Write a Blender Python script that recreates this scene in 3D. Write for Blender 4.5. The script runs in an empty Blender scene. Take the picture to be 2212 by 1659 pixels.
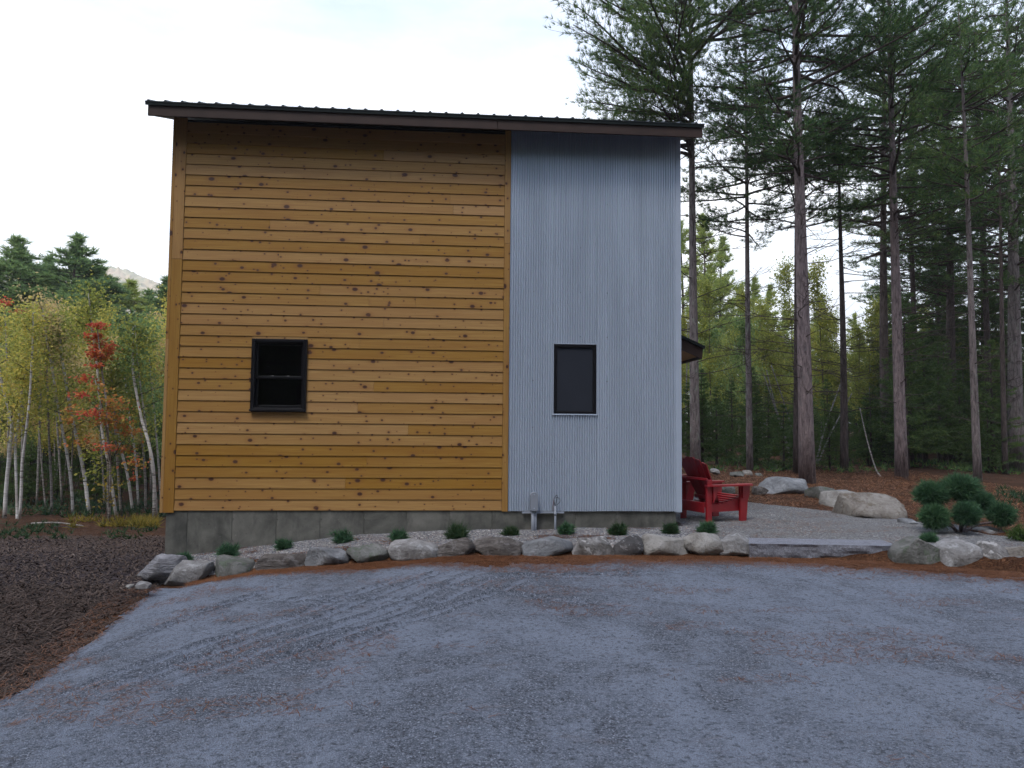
import bpy, math, random
import numpy as np
from mathutils import Matrix, Vector
R = math.radians
rng = np.random.default_rng(7)
random.seed(7)
scene = bpy.context.scene
col = scene.collection

# ------------------------------------------------------------------ camera
CX, CY, CZ = 4.0561, -10.3716, 1.2538
YAW, PITCH, ROLL, FPX = 0.0756, 0.0554, 0.0090, 1538.68
PW, PH = 2212.0, 1659.0
_c, _s, _cp, _sp, _cr, _sr = math.cos(YAW), math.sin(YAW), math.cos(PITCH), math.sin(PITCH), math.cos(ROLL), math.sin(ROLL)
_r = np.array([_c, -_s, 0.]); _u = np.array([-_s*_sp, -_c*_sp, _cp]); _f = np.array([_s*_cp, _c*_cp, _sp])
AX, AY = _r*_cr + _u*_sr, _u*_cr - _r*_sr
cam = bpy.data.cameras.new('camera')
cam.sensor_width = 36; cam.lens = FPX/PW*36; cam.clip_end = 12000; cam.clip_start = 0.05
camo = bpy.data.objects.new('camera', cam); col.objects.link(camo)
M4 = Matrix(((AX[0], AY[0], -_f[0], CX), (AX[1], AY[1], -_f[1], CY), (AX[2], AY[2], -_f[2], CZ), (0, 0, 0, 1)))
camo.matrix_world = M4
scene.camera = camo

# ------------------------------------------------------------------ sky, sun, exposure
SUN_AZ = R(215); SUN_EL = R(62)          # azimuth measured from +Y clockwise: behind the camera and to the left
w = bpy.data.worlds.new('World'); scene.world = w; w.use_nodes = True
nt = w.node_tree; nt.nodes.clear()
def wn(t, **k):
    n = nt.nodes.new(t)
    for a, b in k.items(): setattr(n, a, b)
    return n
sky = wn('ShaderNodeTexSky', sky_type='NISHITA', sun_disc=False)
sky.sun_elevation = SUN_EL; sky.sun_rotation = SUN_AZ; sky.air_density = 1.0; sky.dust_density = 1.5; sky.ozone_density = 2.0
tc = wn('ShaderNodeTexCoord'); sep = wn('ShaderNodeSeparateXYZ'); nt.links.new(tc.outputs['Generated'], sep.inputs[0])
cloudm = wn('ShaderNodeMapping'); cloudm.inputs['Scale'].default_value = (1, 1, 3.2)
nt.links.new(tc.outputs['Generated'], cloudm.inputs[0])
cno = wn('ShaderNodeTexNoise'); cno.inputs['Scale'].default_value = 2.2; cno.inputs['Detail'].default_value = 6; cno.inputs['Roughness'].default_value = .55
nt.links.new(cloudm.outputs[0], cno.inputs['Vector'])
hz = wn('ShaderNodeMapRange'); hz.inputs['From Min'].default_value = .26; hz.inputs['From Max'].default_value = .74
hz.inputs['To Min'].default_value = 1.0; hz.inputs['To Max'].default_value = .0
nt.links.new(sep.outputs['Z'], hz.inputs['Value'])
cadd = wn('ShaderNodeMath', operation='MULTIPLY_ADD'); cadd.inputs[1].default_value = .9; cadd.inputs[2].default_value = -.43
nt.links.new(cno.outputs['Fac'], cadd.inputs[0])
cfac = wn('ShaderNodeMath', operation='ADD', use_clamp=True)
nt.links.new(hz.outputs[0], cfac.inputs[0]); nt.links.new(cadd.outputs[0], cfac.inputs[1])
bg1 = wn('ShaderNodeBackground'); bg1.inputs['Strength'].default_value = .15; bg1.inputs['Strength'].default_value *= 1.75; nt.links.new(sky.outputs[0], bg1.inputs['Color'])
cr = wn('ShaderNodeValToRGB'); cr.color_ramp.elements[0].position = .35; cr.color_ramp.elements[0].color = (.86, .93, 1.0, 1)
cr.color_ramp.elements[1].position = .6; cr.color_ramp.elements[1].color = (.97, .985, 1, 1)
nt.links.new(cno.outputs['Fac'], cr.inputs[0])
bg2 = wn('ShaderNodeBackground'); bg2.inputs['Strength'].default_value = 1.6; nt.links.new(cr.outputs[0], bg2.inputs['Color'])
mixs = wn('ShaderNodeMixShader'); nt.links.new(cfac.outputs[0], mixs.inputs[0]); nt.links.new(bg1.outputs[0], mixs.inputs[1]); nt.links.new(bg2.outputs[0], mixs.inputs[2])
wo = wn('ShaderNodeOutputWorld'); nt.links.new(mixs.outputs[0], wo.inputs[0])

sl = bpy.data.lights.new('sun', 'SUN'); sl.energy = 1.5; sl.angle = R(14); sl.color = (1, .97, .93)
so = bpy.data.objects.new('sun', sl); col.objects.link(so)
sd = Vector((math.sin(SUN_AZ)*math.cos(SUN_EL), math.cos(SUN_AZ)*math.cos(SUN_EL), math.sin(SUN_EL)))
so.rotation_euler = sd.to_track_quat('Z', 'Y').to_euler(); so.location = (0, -20, 30)
vs = scene.view_settings
vs.view_transform = 'Standard'; vs.look = 'None'; vs.exposure = 0.24; vs.gamma = 1; vs.use_curve_mapping = False
scene.cycles.max_bounces = 6; scene.cycles.diffuse_bounces = 3; scene.cycles.transparent_max_bounces = 12
scene.cycles.caustics_reflective = False; scene.cycles.caustics_refractive = False

# ------------------------------------------------------------------ helpers
def ray(px, py):
    a, b = px-PW/2, py-PH/2
    d = AX*a - AY*b + _f*FPX
    return d/np.linalg.norm(d)
def at(px, py, Y):
    """the point of the place seen at this spot of the photograph, at world depth Y"""
    d = ray(px, py); t = (Y-CY)/d[1]
    return np.array([CX+d[0]*t, Y, CZ+d[2]*t])

def obj(name, me, parent=None, **props):
    o = bpy.data.objects.new(name, me); col.objects.link(o)
    if parent is not None: o.parent = parent
    for k, v in props.items():
        if v is not None: o[k] = v
    return o
def empty(name, loc, label, cat, group=None, rz=0):
    o = obj(name, None, label=label, category=cat, group=group)
    o.empty_display_size = .2; o.location = loc; o.rotation_euler = (0, 0, rz)
    return o

class MB:
    def __init__(s): s.V = []; s.F = []; s.n = 0
    def add(s, V, F, mi=0):
        V = np.asarray(V, float).reshape(-1, 3); F = np.asarray(F, int)
        s.V.append(V); s.F.append((F+s.n, mi)); s.n += len(V); return s
    def box(s, a, b, mi=0, rot=None, org=None):
        a = np.minimum(a, b)*1.0; b = np.maximum(a, b)*1.0
        V = np.array([[x, y, z] for z in (a[2], b[2]) for y in (a[1], b[1]) for x in (a[0], b[0])])
        if rot is not None:
            o = np.array(org if org is not None else (a+b)/2); V = (V-o)@np.array(rot).T+o
        return s.add(V, [[0, 2, 3, 1], [4, 5, 7, 6], [0, 1, 5, 4], [2, 6, 7, 3], [0, 4, 6, 2], [1, 3, 7, 5]], mi)
    def bbox(s, a, b, bev=.005, mi=0):
        """box with chamfered edges"""
        a, b = np.minimum(a, b).astype(float), np.maximum(a, b).astype(float)
        c = (a+b)/2; h = (b-a)/2; e = min(bev, h.min()*.6)
        V = []; idx = {}
        for sx in (-1, 1):
            for sy in (-1, 1):
                for sz in (-1, 1):
                    for ax in range(3):
                        v = h-e; v[ax] = h[ax]
                        idx[(sx, sy, sz, ax)] = len(V); V.append(c+v*(sx, sy, sz))
        F4 = []; F3 = []
        for ax in range(3):
            o1, o2 = [i for i in range(3) if i != ax]
            for sg in (-1, 1):
                q = []
                for u, v in ((-1, -1), (1, -1), (1, 1), (-1, 1)):
                    k = [0, 0, 0]; k[ax] = sg; k[o1] = u; k[o2] = v; q.append(idx[tuple(k)+(ax,)])
                flip = (sg > 0) ^ (ax == 1)
                F4.append(q if flip else q[::-1])
        for ax in range(3):          # edges along ax
            o1, o2 = [i for i in range(3) if i != ax]
            for u in (-1, 1):
                for v in (-1, 1):
                    k0 = [0, 0, 0]; k0[ax] = -1; k0[o1] = u; k0[o2] = v
                    k1 = list(k0); k1[ax] = 1
                    F4.append([idx[tuple(k0)+(o1,)], idx[tuple(k1)+(o1,)], idx[tuple(k1)+(o2,)], idx[tuple(k0)+(o2,)]])
        for sx in (-1, 1):
            for sy in (-1, 1):
                for sz in (-1, 1): F3.append([idx[(sx, sy, sz, i)] for i in range(3)])
        V = np.array(V); s.add(V, F4, mi)
        s.F.append((np.array(F3)+s.n-len(V), mi)); return s
    def tube(s, P, rad, k=8, mi=0, cap=True):
        P = np.asarray(P, float); n = len(P); rad = np.broadcast_to(rad, n)
        T = np.gradient(P, axis=0); T /= np.linalg.norm(T, axis=1)[:, None]+1e-9
        ref = np.array([0, 0, 1.]) if abs(T[:, 2]).mean() < .8 else np.array([1., 0, 0])
        A = np.cross(T, ref); A /= np.linalg.norm(A, axis=1)[:, None]+1e-9; B = np.cross(T, A)
        th = np.arange(k)/k*2*np.pi
        V = P[:, None]+rad[:, None, None]*(np.cos(th)[None, :, None]*A[:, None]+np.sin(th)[None, :, None]*B[:, None])
        i = np.arange(n-1)[:, None]*k; j = np.arange(k)[None]
        F = np.stack([i+j, i+(j+1) % k, i+k+(j+1) % k, i+k+j], -1).reshape(-1, 4)
        s.add(V.reshape(-1, 3), F, mi)
        if cap and k <= 24:
            s.F.append((np.array([list(range(s.n-k, s.n))]), mi)); s.F.append((np.array([list(range(s.n-n*k, s.n-n*k+k))[::-1]]), mi))
        return s
    def prism(s, poly, axis, a, b, mi=0):
        """polygon (2D) extruded along axis; the 2D coords are the two others in order"""
        n = len(poly); V = []
        for t in (a, b):
            for p in poly:
                v = [0, 0, 0]; v[axis] = t; o = [i for i in range(3) if i != axis]; v[o[0]] = p[0]; v[o[1]] = p[1]; V.append(v)
        s.add(V, [[i, (i+1) % n, n+(i+1) % n, n+i] for i in range(n)], mi)
        s.F.append((np.array([list(range(n))])+s.n-2*n, mi)); s.F.append((np.array([list(range(n, 2*n))[::-1]])+s.n-2*n, mi)); return s
    def mesh(s, name, mats, smooth=False, fix=True):
        V = np.concatenate(s.V); me = bpy.data.meshes.new(name)
        me.vertices.add(len(V)); me.vertices.foreach_set('co', V.astype(np.float32).ravel())
        tot = sum(f.size for f, _ in s.F); nf = sum(len(f) for f, _ in s.F)
        me.loops.add(tot); me.polygons.add(nf)
        me.loops.foreach_set('vertex_index', np.concatenate([f.ravel() for f, _ in s.F]).astype(np.int32))
        sz = np.concatenate([np.full(len(f), f.shape[1]) for f, _ in s.F])
        me.polygons.foreach_set('loop_start', (np.cumsum(sz)-sz).astype(np.int32))
        me.polygons.foreach_set('material_index', np.concatenate([np.full(len(f), m) for f, m in s.F]).astype(np.int32))
        for m in (mats if isinstance(mats, (list, tuple)) else [mats]): me.materials.append(m)
        me.update(calc_edges=True)
        if fix and nf < 3000:
            import bmesh
            bm = bmesh.new(); bm.from_mesh(me); bmesh.ops.recalc_face_normals(bm, faces=bm.faces); bm.to_mesh(me); bm.free()
        me.polygons.foreach_set('use_smooth', np.full(nf, smooth))
        return me
    def build(s, name, mats, parent=None, smooth=False, fix=True, **props):
        return obj(name, s.mesh(name, mats, smooth, fix), parent, **props)

# value noise
_perm = np.random.default_rng(3).random((256, 256))
def vnoise(x, y):
    x = np.asarray(x, float); y = np.asarray(y, float)
    xi = np.floor(x).astype(int); yi = np.floor(y).astype(int); fx = x-xi; fy = y-yi
    fx = fx*fx*(3-2*fx); fy = fy*fy*(3-2*fy)
    g = lambda a, b: _perm[a & 255, b & 255]
    return (g(xi, yi)*(1-fx)+g(xi+1, yi)*fx)*(1-fy)+(g(xi, yi+1)*(1-fx)+g(xi+1, yi+1)*fx)*fy
def fbm(x, y, o=4):
    t = 0; a = .5; n = 0
    for i in range(o): t = t+a*vnoise(x*2**i+17*i, y*2**i+5*i); n += a; a *= .5
    return t/n
def sstep(a, b, x):
    t = np.clip((np.asarray(x, float)-a)/(b-a), 0, 1); return t*t*(3-2*t)

# ------------------------------------------------------------------ materials
class Mat:
    def __init__(s, name, rough=.8, spec=.3):
        s.m = bpy.data.materials.new(name); s.m.use_nodes = True; s.t = s.m.node_tree; s.p = s.t.nodes['Principled BSDF']
        s.p.inputs['Roughness'].default_value = rough; s.p.inputs['Specular IOR Level'].default_value = spec
    def n(s, t, **k):
        x = s.t.nodes.new(t)
        for a, b in k.items():
            if a in ('operation', 'data_type', 'blend_type', 'feature', 'noise_dimensions', 'voronoi_dimensions', 'use_clamp', 'distance', 'normalize'): setattr(x, a, b)
            else: x.inputs[a.replace('_', ' ')].default_value = b
        return x
    def l(s, a, b): s.t.links.new(a, b)
    def coord(s, scale=(1, 1, 1), kind='Object', rand=0):
        c = s.n('ShaderNodeTexCoord'); mp = s.n('ShaderNodeMapping'); mp.inputs['Scale'].default_value = scale
        s.l(c.outputs[kind], mp.inputs[0])
        if rand:
            oi = s.n('ShaderNodeObjectInfo'); mu = s.n('ShaderNodeVectorMath', operation='SCALE'); cb = s.n('ShaderNodeCombineXYZ')
            s.l(oi.outputs['Random'], cb.inputs[0]); m2 = s.n('ShaderNodeMath', operation='MULTIPLY'); m2.inputs[1].default_value = 3.7
            s.l(oi.outputs['Random'], m2.inputs[0]); s.l(m2.outputs[0], cb.inputs[1]); s.l(m2.outputs[0], cb.inputs[2])
            mu.inputs['Scale'].default_value = rand; s.l(cb.outputs[0], mu.inputs[0]); s.l(mu.outputs[0], mp.inputs['Location'])
        return mp.outputs[0]
    def noise(s, vec, scale, detail=4, rough=.55, dist=0):
        x = s.n('ShaderNodeTexNoise', Scale=scale, Detail=detail, Roughness=rough, Distortion=dist); s.l(vec, x.inputs['Vector']); return x.outputs['Fac']
    def vor(s, vec, scale, feature='F1', out='Distance', rnd=1):
        x = s.n('ShaderNodeTexVoronoi', feature=feature, Scale=scale, Randomness=rnd); s.l(vec, x.inputs['Vector']); return x.outputs[out]
    def ramp(s, fac, stops, interp='LINEAR'):
        x = s.n('ShaderNodeValToRGB'); e = x.color_ramp; e.interpolation = interp
        while len(e.elements) < len(stops): e.elements.new(.5)
        for el, (p, c) in zip(e.elements, stops):
            el.position = p; el.color = (c, c, c, 1) if not isinstance(c, (tuple, list)) else tuple(c)+(1,)
        s.l(fac, x.inputs[0]); return x.outputs[0]
    def mix(s, f, a, b, mode='MIX'):
        x = s.n('ShaderNodeMix', data_type='RGBA', blend_type=mode)
        for v, i in ((f, 0), (a, 6), (b, 7)):
            if hasattr(v, 'links') or hasattr(v, 'is_linked'): s.l(v, x.inputs[i])
            else: x.inputs[i].default_value = v if i == 0 else (tuple(v)+(1,))
        return x.outputs[2]
    def math(s, op, a, b=None, c=None, clamp=False):
        x = s.n('ShaderNodeMath', operation=op, use_clamp=clamp)
        for i, v in enumerate((a, b, c)):
            if v is None: continue
            if isinstance(v, (int, float)): x.inputs[i].default_value = v
            else: s.l(v, x.inputs[i])
        return x.outputs[0]
    def color(s, c):
        if isinstance(c, (tuple, list)): s.p.inputs['Base Color'].default_value = tuple(c)+(1,)
        else: s.l(c, s.p.inputs['Base Color'])
        return s
    def bump(s, h, strength=.5, dist=.01):
        b = s.n('ShaderNodeBump', Strength=strength, Distance=dist); s.l(h, b.inputs['Height']); s.l(b.outputs[0], s.p.inputs['Normal']); return s

def m_wood(name='stained_pine', vert=False):
    m = Mat(name, .55, .35)
    sw = (lambda t: (t[2], t[1], t[0])) if vert else (lambda t: t)
    g = m.coord(sw((1.2, 8, 38)), rand=40); gn = m.noise(g, 1.6, 5, .6, .6)
    tone = m.ramp(gn, [(.3, (.270, .136, .026)), (.55, (.340, .182, .038)), (.75, (.40, .228, .055))])
    bl = m.noise(m.coord(sw((.5, 1, 4)), rand=40), 1.2, 2); tone = m.mix(m.ramp(bl, [(.4, 0), (.7, .5)]), tone, (.275, .122, .022))
    oi = m.n('ShaderNodeObjectInfo'); hv = m.n('ShaderNodeHueSaturation')
    m.l(m.math('MULTIPLY_ADD', oi.outputs['Random'], .26, .87), hv.inputs['Value']); m.l(m.math('MULTIPLY_ADD', oi.outputs['Random'], -.18, 1.06), hv.inputs['Saturation']); m.l(tone, hv.inputs['Color'])
    tone = hv.outputs[0]
    pos = m.n('ShaderNodeSeparateXYZ'); m.l(m.coord(rand=40), pos.inputs[0]); xz = m.n('ShaderNodeCombineXYZ')
    m.l(pos.outputs[2 if vert else 0], xz.inputs[0]); m.l(pos.outputs[0 if vert else 2], xz.inputs[1])
    for sx, sy, lo, hi, amt in ((2.7, 3.9, .040, .100, .95), (5.0, 5.8, .020, .105, .9)):
        mp = m.n('ShaderNodeMapping'); mp.inputs['Scale'].default_value = (sx, sy, 1); mp.inputs['Location'].default_value = (sx*7, sy*3, 0); m.l(xz.outputs[0], mp.inputs[0])
        x = m.n('ShaderNodeTexVoronoi', voronoi_dimensions='2D', Scale=1.0); m.l(mp.outputs[0], x.inputs['Vector'])
        sp = m.n('ShaderNodeSeparateColor'); m.l(x.outputs['Color'], sp.inputs[0])
        thr = m.math('MULTIPLY_ADD', m.math('POWER', sp.outputs[0], 2.2), hi, lo)
        k = m.math('DIVIDE', x.outputs['Distance'], thr)
        tone = m.mix(m.ramp(m.math('MULTIPLY', k, .4), [(.25, .35), (1.0, 0)]), tone, (.20, .075, .018))
        tone = m.mix(m.ramp(k, [(.6, amt), (1.0, 0)]), tone, (.045, .014, .010))
    m.color(tone).bump(gn, .12, .004); return m.m
def m_simple(name, c, rough=.7, spec=.3, var=.15, scale=6, metal=0, rand=5, bump=0, bs=40):
    m = Mat(name, rough, spec); v = m.coord(rand=rand); n1 = m.noise(v, scale, 5)
    m.color(m.ramp(n1, [(.3, tuple(x*(1-var) for x in c)), (.7, tuple(x*(1+var) for x in c))])); m.p.inputs['Metallic'].default_value = metal
    if bump: m.bump(m.noise(v, bs, 4), bump, .01)
    return m.m
def m_metal():
    m = Mat('galvanised_steel', .42, .5); v = m.coord((1, 1, .15)); a = m.noise(v, 3, 3); b = m.vor(m.coord(), 60, out='Color')
    c = m.ramp(a, [(.3, (.46, .53, .635)), (.7, (.51, .585, .69))]); m.color(m.mix(.06, c, b, 'SOFT_LIGHT')); m.p.inputs['Metallic'].default_value = .45
    r = m.ramp(a, [(.3, .30), (.7, .42)]); m.l(r, m.p.inputs['Roughness']); return m.m
def m_concrete():
    m = Mat('poured_concrete', .9, .2); v = m.coord(rand=3); a = m.noise(v, 2.2, 6, .65, .4); b = m.noise(m.coord((1, 1, .25), rand=8), 7, 5, .6)
    c = m.ramp(a, [(.3, (.070, .071, .064)), (.5, (.130, .130, .116)), (.72, (.195, .192, .172))])
    c = m.mix(m.ramp(b, [(.52, 0), (.72, .55)]), c, (.045, .046, .044))
    f = m.noise(v, 22, 5, .7); c = m.mix(m.ramp(f, [(.62, 0), (.68, .5)]), c, (.06, .06, .055)); c = m.mix(m.ramp(f, [(.28, .45), (.34, 0)]), c, (.34, .33, .31))
    m.color(c).bump(f, .35, .008); return m.m
def m_gravel(name, fine, coarse_lo, coarse_hi, patch=.5, scale=70, tint=None, tfac=.5, bump=.9):
    m = Mat(name, .95, .15); v = m.coord()
    big = m.noise(m.coord((1, .55, 1)), .9, 5, .6, .6); mid = m.noise(v, 4.5, 5, .7)
    x = m.n('ShaderNodeTexVoronoi', Scale=scale); m.l(v, x.inputs['Vector']); sp = m.n('ShaderNodeSeparateColor'); m.l(x.outputs['Color'], sp.inputs[0])
    x2 = m.n('ShaderNodeTexVoronoi', Scale=scale*2.6); m.l(v, x2.inputs['Vector']); sp2 = m.n('ShaderNodeSeparateColor'); m.l(x2.outputs['Color'], sp2.inputs[0])
    cc = m.ramp(sp.outputs[0], [(0, coarse_lo), (.55, tuple((a+b)/2 for a, b in zip(coarse_lo, coarse_hi))), (.9, coarse_hi), (1, tuple(min(1, c*1.7) for c in coarse_hi))])
    cf = m.ramp(sp2.outputs[0], [(0, tuple(c*.62 for c in fine)), (.5, fine), (1, tuple(c*1.35 for c in fine))])
    k = m.math('ADD', m.math('MULTIPLY', big, .6), m.math('MULTIPLY', mid, .4))
    wa = m.n('ShaderNodeAttribute'); wa.attribute_name = 'wear'; k = m.math('ADD', k, m.math('MULTIPLY', wa.outputs['Fac'], .24))
    f = m.ramp(k, [(patch-.07, 0), (patch+.07, .85)])
    c = m.mix(f, cf, cc)
    c = m.mix(m.ramp(m.noise(v, 26, 3, .7), [(.33, .6), (.48, 0)]), c, tuple(q*.4 for q in coarse_lo))
    if tint: c = m.mix(m.ramp(m.noise(m.coord((1, 2.2, 1)), 3.2, 6, .75, .8), [(.56, 0), (.68, tfac)]), c, tint)
    h = m.math('ADD', m.math('MULTIPLY', x.outputs['Distance'], -1.0), m.math('MULTIPLY', x2.outputs['Distance'], -.5))
    m.color(c).bump(h, bump, .018); return m.m
def m_mulch(name, cs, scale=30, bump=1):
    m = Mat(name, .95, .1); v = m.coord(); n0 = m.noise(v, 5, 4); 
    wv = m.n('ShaderNodeVectorMath', operation='ADD'); m.l(m.coord((1, 2.4, 1)), wv.inputs[0])
    nz = m.n('ShaderNodeTexNoise', Scale=3); m.l(v, nz.inputs['Vector']); m.l(nz.outputs['Color'], wv.inputs[1])
    x = m.n('ShaderNodeTexVoronoi', Scale=scale); m.l(wv.outputs[0], x.inputs['Vector']); sp = m.n('ShaderNodeSeparateColor'); m.l(x.outputs['Color'], sp.inputs[0])
    c = m.ramp(sp.outputs[0], [(i/(len(cs)-1), q) for i, q in enumerate(cs)])
    c = m.mix(m.ramp(m.noise(v, 1.3, 4), [(.35, .4), (.65, 0)]), c, tuple(q*.6 for q in cs[0]))
    m.color(c).bump(m.math('ADD', x.outputs['Distance'], n0), bump, .03); return m.m
def m_leaf(name, stops, trans=.35, rough=.55):
    m = Mat(name, rough, .25); g = m.n('ShaderNodeNewGeometry'); v = m.coord(rand=9)
    f = m.math('ADD', m.math('MULTIPLY', g.outputs['Random Per Island'], .6), m.math('MULTIPLY', m.noise(v, .9, 3), .4))
    oi = m.n('ShaderNodeObjectInfo'); f = m.math('ADD', f, m.math('MULTIPLY_ADD', oi.outputs['Random'], .2, -.1), clamp=True)
    c = m.ramp(f, stops); m.color(c)
    tr = m.n('ShaderNodeBsdfTranslucent'); m.l(c, tr.inputs[0]); mx = m.n('ShaderNodeMixShader'); mx.inputs[0].default_value = trans
    m.l(m.p.outputs[0], mx.inputs[1]); m.l(tr.outputs[0], mx.inputs[2]); m.l(mx.outputs[0], m.t.nodes['Material Output'].inputs[0]); return m.m
def m_bark(name, a, b, scale=(9, 9, 1.6), lich=None):
    m = Mat(name, .95, .1); v = m.coord(scale, rand=7); n1 = m.noise(v, 2.2, 6, .7, .8); c = m.ramp(n1, [(.35, a), (.62, b)])
    if lich: c = m.mix(m.ramp(m.noise(m.coord((6, 6, 3), rand=11), 1.3, 5, .7), [(.57, 0), (.64, .8)]), c, lich)
    m.color(c).bump(n1, 1, .05); return m.m
def m_birch():
    m = Mat('birch_bark', .7, .3); v = m.coord((2, 2, 26), rand=9); a = m.noise(v, 1.0, 4, .6, .4)
    big = m.noise(m.coord((1, 1, 1.1), rand=9), 1.2, 3)
    c = m.ramp(a, [(.34, (.05, .045, .04)), (.42, (.48, .47, .45)), (.7, (.74, .73, .71))])
    m.color(m.mix(m.ramp(big, [(.5, 0), (.72, .75)]), c, (.26, .23, .20))); return m.m
def m_rock(name, base, light, dark, lich=None, layer=False):
    m = Mat(name, .9, .2); v = m.coord(rand=6); vl = m.coord((2, 2, 9) if layer else (1, 1, 1), rand=6); a = m.noise(vl, 3.5, 7, .68, .5)
    c = m.ramp(a, [(.28, dark), (.48, base), (.72, light)]); f = m.noise(v, 24, 5, .75)
    c = m.mix(m.ramp(f, [(.56, 0), (.68, .5)]), c, tuple(q*.45 for q in dark))
    if lich: c = m.mix(m.ramp(m.noise(v, 8, 5, .7, .3), [(.54, 0), (.60, .75)]), c, lich)
    h = m.math('ADD', m.math('MULTIPLY', a, 1.0), m.math('MULTIPLY', f, .35)); m.color(c).bump(h, 1.0, .08); return m.m
def m_glass(name, tint, tr=.6):
    m = Mat(name, .02, .5); t = m.t; tb = m.n('ShaderNodeBsdfTransparent'); tb.inputs[0].default_value = tuple(tint)+(1,)
    gl = m.n('ShaderNodeBsdfGlossy', Roughness=.02); lw = m.n('ShaderNodeLayerWeight', Blend=.5); mx = m.n('ShaderNodeMixShader')
    m.l(m.math('MULTIPLY_ADD', m.math('POWER', lw.outputs['Facing'], 4), .9, .035), mx.inputs[0]); m.l(tb.outputs[0], mx.inputs[1]); m.l(gl.outputs[0], mx.inputs[2]); m.l(mx.outputs[0], t.nodes['Material Output'].inputs[0]); return m.m

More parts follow.
